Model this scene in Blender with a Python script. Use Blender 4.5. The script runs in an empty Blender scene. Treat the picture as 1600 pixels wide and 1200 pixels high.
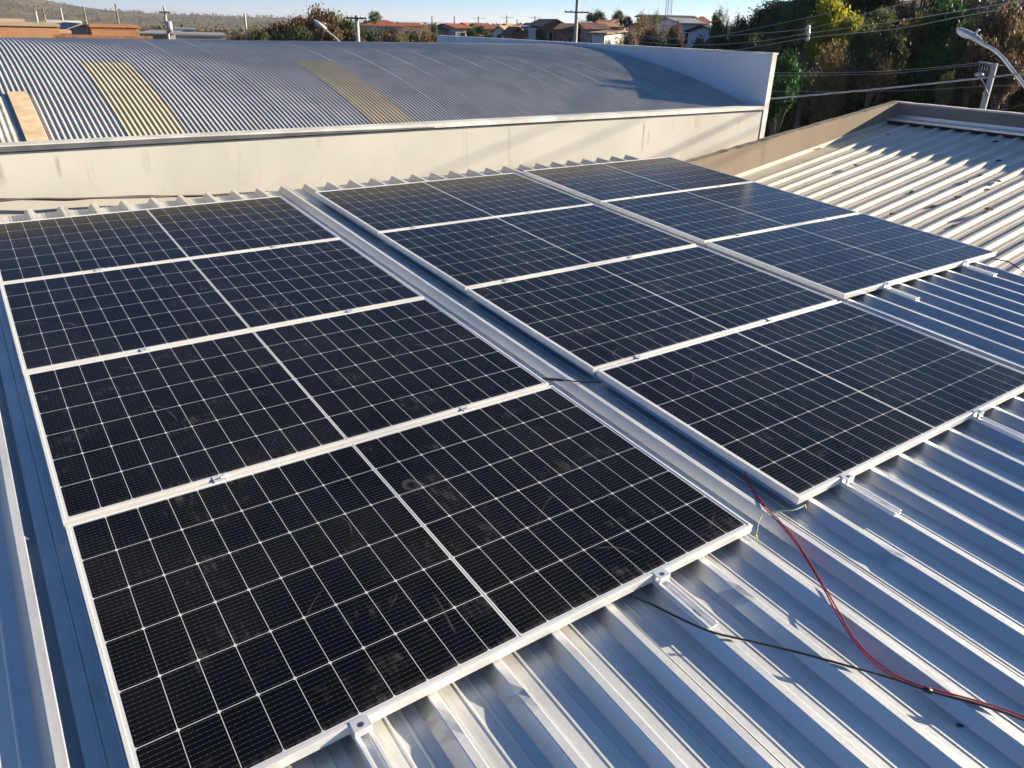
import bpy, math, random
from mathutils import Vector, Matrix, noise
R = math.radians
random.seed(7)
scn = bpy.context.scene
col = scn.collection

# ---------------------------------------------------------------- camera (solved from the panel grid)
CAM = Vector((0.01878, -6.56281, 1.39211))
RX = Vector((0.82111822, -0.57018685, 0.02553102))
RY = Vector((-0.22638145, -0.36641923, -0.9024901))      # image down
RZ = Vector((0.52394304, 0.73527132, -0.42995324))       # forward
FPX = 1178.2
cd = bpy.data.cameras.new('camera')
cam = bpy.data.objects.new('camera', cd); col.objects.link(cam)
m = Matrix.Identity(4)
for i, v in enumerate((RX, -RY, -RZ)):
    for k in range(3): m[k][i] = v[k]
m.translation = CAM
cam.matrix_world = m
cd.sensor_fit = 'HORIZONTAL'; cd.sensor_width = 36.0; cd.lens = 36.0 * FPX / 1600
cd.clip_start = 0.05; cd.clip_end = 40000
scn.camera = cam

# ---------------------------------------------------------------- sky, sun, exposure
SUN_EL, SUN_AZ = 17.0, -20.0        # azimuth measured from +X
w = bpy.data.worlds.new("World"); scn.world = w; w.use_nodes = True
wn = w.node_tree; bg = wn.nodes['Background']
sky = wn.nodes.new('ShaderNodeTexSky'); sky.sky_type = 'NISHITA'; sky.sun_disc = False
sky.sun_elevation = R(SUN_EL); sky.sun_rotation = R(90 - SUN_AZ)
sky.air_density = 0.55; sky.dust_density = 0.5; sky.ozone_density = 2.0; sky.altitude = 700
tint = wn.nodes.new('ShaderNodeMix'); tint.data_type = 'RGBA'; tint.blend_type = 'MULTIPLY'; tint.inputs[0].default_value = 1
tint.inputs[7].default_value = (0.55, 0.97, 1.24, 1)
wn.links.new(sky.outputs[0], tint.inputs[6]); wn.links.new(tint.outputs[2], bg.inputs[0]); bg.inputs[1].default_value = 0.052
sd = bpy.data.lights.new('sun', 'SUN'); sun = bpy.data.objects.new('sun', sd); col.objects.link(sun)
sd.energy = 5.0; sd.angle = R(0.5); sd.color = (1.0, 0.85, 0.62)
S = Vector((math.cos(R(SUN_EL))*math.cos(R(SUN_AZ)), math.cos(R(SUN_EL))*math.sin(R(SUN_AZ)), math.sin(R(SUN_EL))))
sun.rotation_euler = S.to_track_quat('Z', 'Y').to_euler()
sun.location = S * 60
scn.view_settings.view_transform = 'Standard'; scn.view_settings.look = 'None'
scn.view_settings.exposure = 1.5; scn.view_settings.gamma = 1.0
scn.view_settings.use_curve_mapping = False
scn.render.engine = 'CYCLES'

# ---------------------------------------------------------------- helpers
def ray(u, v):
    d = RX*(u-800) + RY*(v-600) + RZ*FPX
    return d.normalized()
def onplane(u, v, n, d):
    r = ray(u, v); n = Vector(n); t = (d - n.dot(CAM)) / n.dot(r); return CAM + r*t
def at(u, v, D):                     # point on a pixel's ray at horizontal distance D
    r = ray(u, v); return CAM + r*(D/math.hypot(r.x, r.y))
TH = R(3.5872)                       # our roof rises along +Y
CT, ST = math.cos(TH), math.sin(TH)
def RF(x, y, z):                     # roof coordinates -> world
    return Vector((x, y*CT - z*ST, y*ST + z*CT))
ROOFM = Matrix(((1,0,0,0),(0,CT,-ST,0),(0,ST,CT,0),(0,0,0,1)))
def roofpt(u, v, h):
    n = Vector((0, -ST, CT)); P = onplane(u, v, n, h)
    return Vector((P.x, P.y*CT + P.z*ST, h))

class MB:
    def __init__(s): s.v = []; s.f = []; s.mi = []; s.cm = 0
    def quad(s, a, b, c, d):
        n = len(s.v); s.v += [tuple(a), tuple(b), tuple(c), tuple(d)]; s.f.append((n, n+1, n+2, n+3)); s.mi.append(s.cm)
    def box(s, x0, x1, y0, y1, z0, z1, M=None):
        n = len(s.v)
        P = [(x0,y0,z0),(x1,y0,z0),(x1,y1,z0),(x0,y1,z0),(x0,y0,z1),(x1,y0,z1),(x1,y1,z1),(x0,y1,z1)]
        if M is not None: P = [tuple(M @ Vector(p)) for p in P]
        s.v += P
        for q in ((0,3,2,1),(4,5,6,7),(0,1,5,4),(1,2,6,5),(2,3,7,6),(3,0,4,7)):
            s.f.append(tuple(n+i for i in q)); s.mi.append(s.cm)
    def prism(s, prof, axis_pts):    # prof: list of Vector offsets per station already in 3D
        n = len(s.v); k = len(prof)
        for st in axis_pts:
            for p in prof: s.v.append(tuple(Vector(p) + Vector(st)))
        for i in range(len(axis_pts)-1):
            for j in range(k):
                a = n+i*k+j; b = n+i*k+(j+1) % k
                s.f.append((a, b, b+k, a+k)); s.mi.append(s.cm)
        s.f.append(tuple(n+j for j in range(k))[::-1]); s.mi.append(s.cm)
        s.f.append(tuple(n+(len(axis_pts)-1)*k+j for j in range(k))); s.mi.append(s.cm)
    def tube(s, pts, rad, seg=8, cap=True):
        pts = [Vector(p) for p in pts]; n = len(s.v); N = len(pts)
        up = Vector((0.13, 0.21, 1)).normalized()
        for i, p in enumerate(pts):
            t = (pts[min(i+1, N-1)] - pts[max(i-1, 0)]).normalized()
            a = t.cross(up)
            if a.length < 1e-3: a = t.cross(Vector((1, 0, 0)))
            a.normalize(); b = a.cross(t)
            r = rad[i] if isinstance(rad, (list, tuple)) else rad
            for k in range(seg):
                an = 2*math.pi*k/seg
                s.v.append(tuple(p + a*math.cos(an)*r + b*math.sin(an)*r))
        for i in range(N-1):
            for k in range(seg):
                a = n+i*seg+k; b = n+i*seg+(k+1) % seg
                s.f.append((a, b, b+seg, a+seg)); s.mi.append(s.cm)
        if cap:
            s.f.append(tuple(n+k for k in range(seg))[::-1]); s.mi.append(s.cm)
            s.f.append(tuple(n+(N-1)*seg+k for k in range(seg))); s.mi.append(s.cm)
    def ell(s, c, r, nu=10, nv=7, M=None, jit=0):
        n = len(s.v)
        for i in range(nv+1):
            th = math.pi*i/nv
            for k in range(nu):
                ph = 2*math.pi*k/nu; q = 1+random.uniform(-jit, jit)
                p = Vector((math.sin(th)*math.cos(ph)*r[0]*q, math.sin(th)*math.sin(ph)*r[1]*q, math.cos(th)*r[2]*q))
                if M is not None: p = M @ p
                s.v.append(tuple(p + Vector(c)))
        for i in range(nv):
            for k in range(nu):
                a = n+i*nu+k; b = n+i*nu+(k+1) % nu
                s.f.append((a, a+nu, b+nu, b)); s.mi.append(s.cm)
    def mesh(s, name, mats, smooth=False):
        me = bpy.data.meshes.new(name); me.from_pydata(s.v, [], s.f)
        if not isinstance(mats, (list, tuple)): mats = [mats]
        for q in mats: me.materials.append(q)
        me.polygons.foreach_set('material_index', s.mi)
        if smooth: me.polygons.foreach_set('use_smooth', [True]*len(s.f))
        me.update(); return me
    def build(s, name, mats, parent=None, smooth=False):
        return link(name, s.mesh(name, mats, smooth), parent)
def link(name, me, parent=None):
    o = bpy.data.objects.new(name, me); col.objects.link(o)
    if parent: o.parent = parent
    return o
def tag(o, label=None, cat=None, group=None, kind=None):
    if label: o['label'] = label
    if cat: o['category'] = cat
    if group: o['group'] = group
    if kind: o['kind'] = kind
    return o
def thing(name, label, cat, loc=(0, 0, 0), group=None, mat=None):
    o = bpy.data.objects.new(name, None); o.empty_display_size = 0.2; col.objects.link(o)
    if mat is not None: o.matrix_world = mat
    else: o.location = loc
    return tag(o, label, cat, group)
def copy_tree(o, parent=None):
    c = o.copy(); col.objects.link(c)
    if parent: c.parent = parent
    for ch in list(o.children): copy_tree(ch, c)
    return c
def bevel(o, wd, seg=2):
    b = o.modifiers.new('b', 'BEVEL'); b.width = wd; b.segments = seg; b.limit_method = 'ANGLE'; b.angle_limit = R(40)
    return o
def spline(pts, n=8):                # Catmull-Rom
    P = [Vector(p) for p in pts]; out = []
    P = [P[0]*2-P[1]] + P + [P[-1]*2-P[-2]]
    for i in range(1, len(P)-2):
        for k in range(n):
            t = k/n; a, b, c, d = P[i-1], P[i], P[i+1], P[i+2]
            out.append(0.5*((2*b)+(c-a)*t+(2*a-5*b+4*c-d)*t*t+(3*b-a-3*c+d)*t*t*t))
    out.append(P[-2]); return out

# ---------------------------------------------------------------- materials
class NT:
    def __init__(s, name):
        s.m = bpy.data.materials.new(name); s.m.use_nodes = True; s.t = s.m.node_tree
        s.b = s.t.nodes['Principled BSDF']; s.out = s.t.nodes['Material Output']
    def n(s, kind, **kw):
        q = s.t.nodes.new(kind)
        for k, v in kw.items(): setattr(q, k, v)
        return q
    def _in(s, sock, v):
        if hasattr(v, 'is_output') or isinstance(v, bpy.types.NodeSocket): s.t.links.new(v, sock)
        else:
            try: sock.default_value = v
            except Exception: sock.default_value = (v[0], v[1], v[2], 1)
    def M(s, op, a, b=0.0, c=0.0, clamp=False):
        q = s.n('ShaderNodeMath', operation=op); q.use_clamp = clamp
        s._in(q.inputs[0], a); s._in(q.inputs[1], b)
        if op in ('MULTIPLY_ADD', 'COMPARE', 'WRAP', 'SMOOTH_MIN'): s._in(q.inputs[2], c)
        return q.outputs[0]
    def mix(s, f, a, b):
        q = s.n('ShaderNodeMix', data_type='RGBA'); s._in(q.inputs[0], f)
        for k, v in ((6, a), (7, b)):
            if isinstance(v, tuple): q.inputs[k].default_value = (v[0], v[1], v[2], 1)
            else: s.t.links.new(v, q.inputs[k])
        return q.outputs[2]
    def coord(s, kind='Object'): return s.n('ShaderNodeTexCoord').outputs[kind]
    def map(s, vec, scale=(1, 1, 1), rot=(0, 0, 0)):
        q = s.n('ShaderNodeMapping'); q.inputs['Scale'].default_value = scale; q.inputs['Rotation'].default_value = rot
        s.t.links.new(vec, q.inputs[0]); return q.outputs[0]
    def noise(s, vec, scale, detail=3, rough=0.55, out='Fac'):
        q = s.n('ShaderNodeTexNoise'); q.inputs['Scale'].default_value = scale
        q.inputs['Detail'].default_value = detail; q.inputs['Roughness'].default_value = rough
        s.t.links.new(vec, q.inputs['Vector']); return q.outputs[out]
    def vor(s, vec, scale, out='Distance'):
        q = s.n('ShaderNodeTexVoronoi'); q.inputs['Scale'].default_value = scale
        s.t.links.new(vec, q.inputs['Vector']); return q.outputs[out]
    def ss(s, v, lo, hi):            # smoothstep map
        q = s.n('ShaderNodeMapRange', interpolation_type='SMOOTHSTEP'); s._in(q.inputs[0], v)
        q.inputs[1].default_value = lo; q.inputs[2].default_value = hi; return q.outputs[0]
    def bump(s, h, st=0.3, dist=0.01):
        q = s.n('ShaderNodeBump'); q.inputs['Strength'].default_value = st; q.inputs['Distance'].default_value = dist
        s.t.links.new(h, q.inputs['Height']); s.t.links.new(q.outputs[0], s.b.inputs['Normal']); return q
    def set(s, **kw):
        names = dict(base='Base Color', rough='Roughness', metal='Metallic', ior='IOR', spec='Specular IOR Level', coat='Coat Weight',
                     coatr='Coat Roughness', emit='Emission Color', estr='Emission Strength', trans='Transmission Weight', alpha='Alpha')
        for k, v in kw.items(): s._in(s.b.inputs[names[k]], v)
        return s
def simple(name, c, rough=0.6, metal=0.0, var=0.15, scale=8.0, bump=0.0, spec=0.5):
    t = NT(name); co = t.coord(); nz = t.noise(co, scale, 4)
    dk = tuple(max(0, x*(1-var)) for x in c); lt = tuple(min(1, x*(1+var)) for x in c)
    t.set(base=t.mix(t.ss(nz, .3, .7), dk, lt), rough=rough, metal=metal, spec=spec)
    if bump: t.bump(t.noise(co, scale*4, 3), bump, 0.01)
    return t.m
def xyz(t, vec):
    q = t.n('ShaderNodeSeparateXYZ'); t.t.links.new(vec, q.inputs[0]); return q.outputs

# panel dimensions (metres)
PW, PH = 2.172, 1.277
CX0, CY0 = 0.021, 0.020
CPX = (PW/2 - CX0 - 0.006)/10
CPY = (PH - 2*CY0)/6
def cell_mat():
    t = NT('solar_cells'); co = t.coord(); X, Y, Z = xyz(t, co)
    xm = t.M('MINIMUM', X, t.M('SUBTRACT', PW, X)); y = t.M('MULTIPLY', Y, -1)
    cu = t.M('DIVIDE', t.M('SUBTRACT', xm, CX0), CPX); cv = t.M('DIVIDE', t.M('SUBTRACT', y, CY0), CPY)
    fu = t.M('FRACT', cu); fv = t.M('FRACT', cv)
    dx = t.M('MULTIPLY', t.M('MINIMUM', fu, t.M('SUBTRACT', 1, fu)), CPX)
    dy = t.M('MULTIPLY', t.M('MINIMUM', fv, t.M('SUBTRACT', 1, fv)), CPY)
    l1 = t.M('LESS_THAN', dx, 0.0009); l2 = t.M('LESS_THAN', dy, 0.0011)
    dia = t.M('LESS_THAN', t.M('ADD', dx, dy), 0.0075)
    mrg = t.M('MAXIMUM', t.M('LESS_THAN', cu, 0.0), t.M('MAXIMUM', t.M('LESS_THAN', cv, 0.0), t.M('GREATER_THAN', cv, 6.0)))
    cen = t.M('ABSOLUTE', t.M('SUBTRACT', X, PW/2))
    gap = t.M('LESS_THAN', cen, 0.0058); gin = t.M('LESS_THAN', cen, 0.0016)
    white = t.M('MAXIMUM', t.M('MAXIMUM', l1, l2), t.M('MAXIMUM', dia, t.M('MAXIMUM', mrg, gap)))
    white = t.M('SUBTRACT', white, t.M('MULTIPLY', gin, 0.75), clamp=True)
    bb = t.M('FRACT', t.M('MULTIPLY', cv, 12.0)); bd = t.M('ABSOLUTE', t.M('SUBTRACT', bb, 0.5))
    bus = t.M('LESS_THAN', bd, 0.030)
    pf = t.M('ABSOLUTE', t.M('SUBTRACT', t.M('FRACT', t.M('MULTIPLY', cu, 6.0)), 0.5))
    pad = t.M('MULTIPLY', t.M('LESS_THAN', bd, 0.05), t.M('LESS_THAN', pf, 0.06))
    oi = t.n('ShaderNodeObjectInfo').outputs['Random']
    vadd = t.n('ShaderNodeVectorMath', operation='ADD'); t.t.links.new(co, vadd.inputs[0])
    cmb = t.n('ShaderNodeCombineXYZ'); t.t.links.new(t.M('MULTIPLY', oi, 40), cmb.inputs[2]); t.t.links.new(cmb.outputs[0], vadd.inputs[1])
    cv2 = vadd.outputs[0]
    d1 = t.noise(t.map(cv2, (1.0, 2.2, 1), (0, 0, .6)), 3.2, 6, .62)
    d2 = t.noise(t.map(cv2, (6, 1.3, 1), (0, 0, .9)), 9, 5, .7)
    dust = t.M('MULTIPLY', t.ss(d1, .53, .78), t.ss(d2, .44, .74))
    haze = t.ss(t.noise(cv2, 1.6, 3), .35, .75)
    grit = t.M('LESS_THAN', t.vor(cv2, 95), 0.085)
    gsel = t.M('GREATER_THAN', t.noise(cv2, 6, 2), .55)
    c = t.mix(0.0, (.0045, .0052, .0085), (.01, .01, .02))
    c = t.mix(t.ss(t.noise(cv2, 2, 2), .3, .7), (.0026, .0029, .0045), (.0038, .0043, .0065))
    c = t.mix(bus, c, (.055, .06, .068)); c = t.mix(pad, c, (.13, .14, .15))
    c = t.mix(white, c, (.54, .565, .60))
    dk = t.M('ADD', t.M('MULTIPLY', dust, .19), t.M('MULTIPLY', haze, .012))
    dk = t.M('ADD', dk, t.M('MULTIPLY', t.M('MULTIPLY', grit, gsel), .22))
    wr = t.noise(cv2, 1.5, 1, .4); sc_ = t.M('SUBTRACT', 1.0, t.ss(t.M('ABSOLUTE', t.M('SUBTRACT', wr, .5)), .0, .0035))
    scm = t.ss(t.noise(t.map(cv2, (2, 2, 1)), 1.7, 2), .52, .66)
    dk = t.M('ADD', dk, t.M('MULTIPLY', t.M('MULTIPLY', sc_, scm), .13), clamp=True)
    edge = t.M('SUBTRACT', 1.0, t.ss(t.M('SUBTRACT', PH, y), .012, .05))     # dirt gathers along the lower frame
    dk = t.M('ADD', dk, t.M('MULTIPLY', t.M('MULTIPLY', edge, t.ss(d2, .35, .65)), .10), clamp=True)
    c = t.mix(dk, c, (.46, .43, .39))
    t.set(base=c, rough=t.M('ADD', .20, t.M('MULTIPLY', dust, .5)), ior=1.23, spec=.5)
    return t.m
def galv(name, lo=(.50, .52, .55), hi=(.66, .68, .70), rough=.34, metal=.75, streak=None, dirt=.12, bump=.12, steep=None):
    t = NT(name); co = t.coord()
    sp = t.vor(co, 160, 'Color'); spx = xyz(t, sp)[0]
    n1 = t.noise(co, 2.3, 5, .6)
    n2 = t.noise(t.map(co, streak or (9, .8, 9)), 3.0, 5, .65)
    c = t.mix(t.ss(n1, .3, .7), lo, hi)
    c = t.mix(t.M('MULTIPLY', spx, .16), c, tuple(min(1, x*1.25) for x in hi))
    c = t.mix(t.M('MULTIPLY', t.ss(n2, .52, .78), dirt), c, (.20, .185, .165))
    spk = t.M('LESS_THAN', t.vor(co, 38), .055); c = t.mix(t.M('MULTIPLY', spk, .45), c, (.10, .09, .08))
    rr = t.M('ADD', rough, t.M('ADD', t.M('MULTIPLY', t.M('SUBTRACT', n1, .5), .18), t.M('MULTIPLY', spx, .05)))
    if steep is not None:            # sunlit and shaded contrast put into colour by slope: pale matt flats, darker metallic webs
        nzz = xyz(t, t.coord('Normal'))[2]; fl = t.ss(t.M('ABSOLUTE', nzz), .70, .92)
        metal = t.M('ADD', steep, t.M('MULTIPLY', fl, metal-steep)); c = t.mix(fl, (.50, .52, .54), c)
    t.set(base=c, metal=metal, rough=rr)
    t.bump(t.noise(t.map(co, (14, 2.5, 14)), 1.4, 4, .6), bump, 0.004)
    return t.m
def wall_mat(name, c, stain=(.16, .13, .10), amt=.45, rough=.85, bump=.25, vert=True, thr=.60):
    t = NT(name); co = t.coord()
    n1 = t.noise(co, .9, 5, .6); c2 = tuple(x*.86 for x in c)
    k = t.mix(t.ss(n1, .3, .7), c2, c)
    st = t.noise(t.map(co, (3.2, 3.2, .35)), 2.0, 6, .68)
    k = t.mix(t.M('MULTIPLY', t.ss(st, thr, thr+.2), amt), k, stain)
    n3 = t.noise(co, 30, 4, .6); k = t.mix(t.M('MULTIPLY', t.ss(n3, .5, .8), .10), k, stain)
    t.set(base=k, rough=rough, spec=.25); t.bump(t.noise(co, 45, 4), bump, .006)
    return t.m
def cream_mat():
    m_ = wall_mat('cream_painted_render', (.56, .545, .50), (.26, .23, .18), .45, thr=.58, bump=.05)
    t = NT.__new__(NT); t.m = m_; t.t = m_.node_tree; t.b = t.t.nodes['Principled BSDF']; t.out = t.t.nodes['Material Output']
    src = t.b.inputs['Base Color'].links[0].from_socket; co = t.coord(); X, Y, Z = xyz(t, co); k = src
    nz = t.noise(t.map(co, (30, 1, 3)), 1, 4, .7)
    for (x, w_, z0, z1, a) in ((7.33, .02, -.12, .30, .8), (7.43, .03, -.05, .22, .4), (.62, .03, .10, .33, .5), (1.3, .05, .05, .34, .25), (2.0, .03, .12, .30, .2), (9.2, .05, .0, .3, .2), (5.2, .02, -.2, .35, .25), (.2, .04, .05, .35, .5), (2.9, .05, .20, .36, .25), (6.3, .03, .22, .36, .2), (8.3, .04, .12, .36, .25)):
        g_ = t.M('SUBTRACT', 1.0, t.ss(t.M('ABSOLUTE', t.M('SUBTRACT', X, x)), 0, w_))
        zz = t.M('MULTIPLY', t.ss(Z, z0, z0+.12), t.M('SUBTRACT', 1.0, t.ss(Z, z1-.06, z1)))
        k = t.mix(t.M('MULTIPLY', t.M('MULTIPLY', t.M('MULTIPLY', g_, zz), t.ss(nz, .3, .6)), a), k, (.12, .11, .08))
    t.t.links.new(k, t.b.inputs['Base Color']); return m_
def leaf_mat(name, a, b, tr=.35):
    t = NT(name); ge = t.n('ShaderNodeNewGeometry').outputs['Position']
    oi = t.n('ShaderNodeObjectInfo').outputs['Random']
    n1 = t.noise(ge, 1.1, 3); n2 = t.noise(ge, 7.0, 2)
    f = t.M('ADD', t.M('MULTIPLY', n1, .55), t.M('ADD', t.M('MULTIPLY', n2, .3), t.M('MULTIPLY', oi, .15)))
    k = t.mix(t.ss(f, .32, .68), a, b)
    t.set(base=k, rough=.55, spec=.25)
    tl = t.n('ShaderNodeBsdfTranslucent'); t.t.links.new(k, tl.inputs[0])
    mx = t.n('ShaderNodeMixShader'); mx.inputs[0].default_value = tr
    t.t.links.new(t.b.outputs[0], mx.inputs[1]); t.t.links.new(tl.outputs[0], mx.inputs[2])
    t.t.links.new(mx.outputs[0], t.out.inputs[0]); return t.m
def tile_mat(name, c):
    t = NT(name); co = t.coord(); k = t.mix(t.ss(t.noise(co, 1.7, 5, .7), .3, .7), tuple(x*.6 for x in c), tuple(min(1, x*1.25) for x in c))
    X, Y, Z = xyz(t, co)
    r1 = t.M('FRACT', t.M('MULTIPLY', X, 3.5)); k = t.mix(t.M('MULTIPLY', t.M('LESS_THAN', r1, .25), .45), k, tuple(x*.35 for x in c))
    t.set(base=k, rough=.9, spec=.2); return t.m
def brick_mat(name, c, mortar):
    t = NT(name); co = t.coord(); X, Y, Z = xyz(t, co)
    cb = t.n('ShaderNodeCombineXYZ'); t.t.links.new(t.M('ADD', X, Y), cb.inputs[0]); t.t.links.new(Z, cb.inputs[1])
    q = t.n('ShaderNodeTexBrick'); t.t.links.new(cb.outputs[0], q.inputs['Vector']); q.inputs['Scale'].default_value = 1
    q.inputs['Brick Width'].default_value = .3; q.inputs['Row Height'].default_value = .2; q.inputs['Mortar Size'].default_value = .015
    q.inputs['Color1'].default_value = (*c, 1); q.inputs['Color2'].default_value = (*[x*.75 for x in c], 1); q.inputs['Mortar'].default_value = (*mortar, 1)
    k = t.mix(t.M('MULTIPLY', t.ss(t.noise(co, .8, 5), .5, .8), .4), q.outputs[0], tuple(x*.5 for x in c))
    t.set(base=k, rough=.9, spec=.2); return t.m

MAT = dict(
    cells=cell_mat(),
    frame=galv('anodised_aluminium', (.66, .655, .64), (.76, .755, .74), .40, .2, dirt=.06, bump=.03),
    alu=galv('mill_aluminium', (.74, .75, .77), (.86, .87, .88), .30, .45, dirt=.05, bump=.05),
    roof=galv('galvanised_roof_steel', (.66, .66, .65), (.80, .795, .77), .40, .46, dirt=.28, steep=.90),
    roof2=galv('weathered_roof_steel', (.56, .50, .41), (.68, .62, .52), .6, .03, (.8, 9, 9), dirt=.35),
    arch=galv('aged_corrugated_steel', (.36, .355, .345), (.46, .45, .435), .55, .10, dirt=.30),
    sky1=simple('amber_translucent_sheet', (.50, .43, .28), .55, 0, .10, 3),
    seam=simple('sheet_edge', (.46, .46, .47), .5, .2, .2, 4),
    board=simple('pale_plywood', (.62, .47, .30), .7, 0, .18, 6),
    cream=cream_mat(),
    white=wall_mat('white_painted_render', (.62, .64, .70), (.25, .25, .24), .5, thr=.62),
    trim=simple('pale_trim', (.62, .61, .58), .6, 0, .2, 3), trimd=simple('dark_trim', (.10, .10, .11), .6, 0, .3, 3),
    brown=wall_mat('raw_brown_render', (.29, .235, .18), (.15, .12, .095), .6, .95, .6, thr=.52),
    darkw=wall_mat('dark_grey_render', (.20, .18, .17), (.08, .08, .08), .5, .95, .4),
    cap=wall_mat('pale_mortar_cap', (.55, .50, .47), (.25, .2, .16), .5, .95, .5),
    base=wall_mat('base_wall', (.45, .42, .38)),
    black=simple('black_rubber', (.012, .012, .013), .42, 0, .2, 20), red=simple('red_cable', (.30, .012, .02), .38, 0, .2, 20),
    green=simple('green_wire', (.01, .14, .06), .4, 0, .2, 20), yel=simple('yellow_lug', (.65, .48, .04), .5, 0, .2, 20),
    steel=simple('bolt_steel', (.35, .35, .36), .3, .9, .2, 50), greyc=simple('grey_cable', (.10, .09, .085), .6, 0, .3, 6),
    wire=simple('bare_wire', (.42, .42, .42), .45, .5, .2, 6), conc=wall_mat('pole_concrete', (.46, .44, .41), thr=.5),
    wood=simple('pole_timber', (.22, .17, .13), .9, 0, .3, 5), lampg=simple('lamp_grey', (.42, .45, .50), .4, .3, .15, 6),
    lens=simple('lamp_lens', (.55, .58, .62), .2, 0, .1, 6),
    debris=simple('dry_debris', (.045, .035, .028), .95, 0, .4, 40, .5),
    bark=simple('bark', (.11, .085, .065), .95, 0, .35, 9, .5),
    g_dark=leaf_mat('leaf_dark', (.032, .045, .02), (.085, .10, .04)),
    g_deep=leaf_mat('leaf_deep_green', (.015, .05, .016), (.05, .13, .03)),
    g_mid=leaf_mat('leaf_mid', (.05, .075, .024), (.14, .165, .05)),
    g_lime=leaf_mat('leaf_lime', (.16, .20, .02), (.50, .46, .05), .55),
    g_olive=leaf_mat('leaf_olive', (.08, .07, .026), (.22, .17, .06)),
    g_brown=leaf_mat('leaf_dry', (.075, .05, .032), (.23, .145, .08)),
    soil=simple('bank_soil', (.10, .06, .042), .98, 0, .35, .6, .8),
    w_orange=wall_mat('orange_plaster', (.50, .27, .14)), w_white=wall_mat('white_plaster', (.66, .64, .62)), w_grey=wall_mat('grey_plaster', (.30, .31, .33)),
    w_tan=wall_mat('tan_plaster', (.48, .36, .24)), w_mauve=wall_mat('mauve_plaster', (.30, .22, .22)), w_blue=wall_mat('blue_white_sheet', (.50, .58, .70)),
    brick=brick_mat('orange_brick', (.48, .22, .10), (.40, .30, .22)), brick2=brick_mat('brown_brick', (.26, .13, .09), (.3, .25, .2)),
    r_red=tile_mat('red_clay_tile', (.34, .11, .055)), r_tan=tile_mat('tan_clay_tile', (.36, .25, .16)), r_brown=tile_mat('brown_clay_tile', (.19, .10, .07)),
    r_dark=tile_mat('dark_sheet_roof', (.05, .05, .055)), r_grey=tile_mat('grey_sheet_roof', (.30, .31, .33)),
    glass=simple('dark_window', (.02, .025, .03), .15, 0, .2, 3),
)

# ---------------------------------------------------------------- terrain
def smooth(x, a, b):
    t = min(1, max(0, (x-a)/(b-a))); return t*t*(3-2*t)
def terrain(x, y):
    dx, dy = x-CAM.x, y-CAM.y; D = math.hypot(dx, dy); az = math.degrees(math.atan2(dy, dx))
    nz = noise.noise(Vector((x*.02, y*.02, 1.3)))
    if az < -130: az += 360
    right = smooth(az, -75, -60)*(1-smooth(az, 36.5, 42)) 
    left = smooth(az, 64, 70)
    # middle: gentle rise to the town, then falls away
    hm = -5 + 3.9*smooth(D, 50, 125) - 26*smooth(D, 260, 1500) + nz*1.2*smooth(D, 40, 90)
    hl = -5.2 - 3.0*smooth(D, 130, 400) - 10*smooth(D, 350, 1200)
    hill = 3 + 7.5*math.exp(max(-3, min(1.9, (az-80.5)/3.0))) if az < 150 else 50
    hl += (hill+16)*smooth(D, 1300, 2700)*(1+.18*noise.noise(Vector((x*.002, y*.002, 0)))) - 40*smooth(D, 3000, 4500)
    hb = -5.5 + (6.2 + 2.2*(1-smooth(az, 26, 37)))*smooth(D, 33, 50 + 2*nz) + nz*1.6*smooth(D, 30, 40) + 4*smooth(D, 52, 120)
    h = hm*(1-left)+hl*left
    h = h*(1-right)+hb*right
    far = smooth(D, 3500, 9000)
    h = h*(1-far) + far*(-8 + 22*noise.noise(Vector((x*.00022, y*.00022, 2.0)))+14*noise.noise(Vector((x*.0007, y*.0007, 5.0))))
    if D > 10000: h += (D-10000)*.0011
    return h
def ground_mesh():
    mb = MB(); rs = [0.5]; r = 3.0
    while r < 24000: rs.append(r); r *= 1.045 if r < 70 else (1.035 if r < 4000 else 1.06)
    na = 420
    azs = []
    # denser angular sampling in the viewed sector
    a = -180.0
    while a < 180: azs.append(a); a += 0.45 if 15 < a < 95 else 3.0
    na = len(azs)
    for r in rs:
        for a in azs:
            x = CAM.x + r*math.cos(R(a)); y = CAM.y + r*math.sin(R(a)); z = terrain(x, y)
            if 28 < r < 60: z += .5*noise.noise(Vector((x*.35, y*.35, 3)))
            mb.v.append((x, y, z))
    for i in range(len(rs)-1):
        for k in range(na):
            a = i*na+k; b = i*na+(k+1) % na
            mb.f.append((a, a+na, b+na, b)); mb.mi.append(0)
    return mb
tg = NT('ground'); ge = tg.n('ShaderNodeNewGeometry').outputs['Position']
n1 = tg.noise(ge, .006, 8, .7); n2 = tg.noise(ge, .15, 5, .6); n3 = tg.noise(ge, 2.5, 4, .6)
k = tg.mix(tg.ss(n1, .38, .62), (.20, .135, .085), (.060, .058, .038))
k = tg.mix(tg.M('MULTIPLY', tg.ss(n2, .45, .65), .6), k, (.06, .062, .032))
k = tg.mix(tg.M('MULTIPLY', tg.ss(n3, .4, .7), .35), k, (.11, .075, .055))
sc = tg.M('LESS_THAN', tg.vor(ge, .07), .36); sel = tg.ss(tg.noise(ge, .004, 4), .42, .58)
k = tg.mix(tg.M('MULTIPLY', tg.M('MULTIPLY', sc, sel), .85), k, (.028, .034, .018))
tg.set(base=k, rough=.97, spec=.1); tg.bump(n3, .6, .2)
g = ground_mesh().build('ground', tg.m, smooth=True); tag(g, kind='structure')

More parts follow.
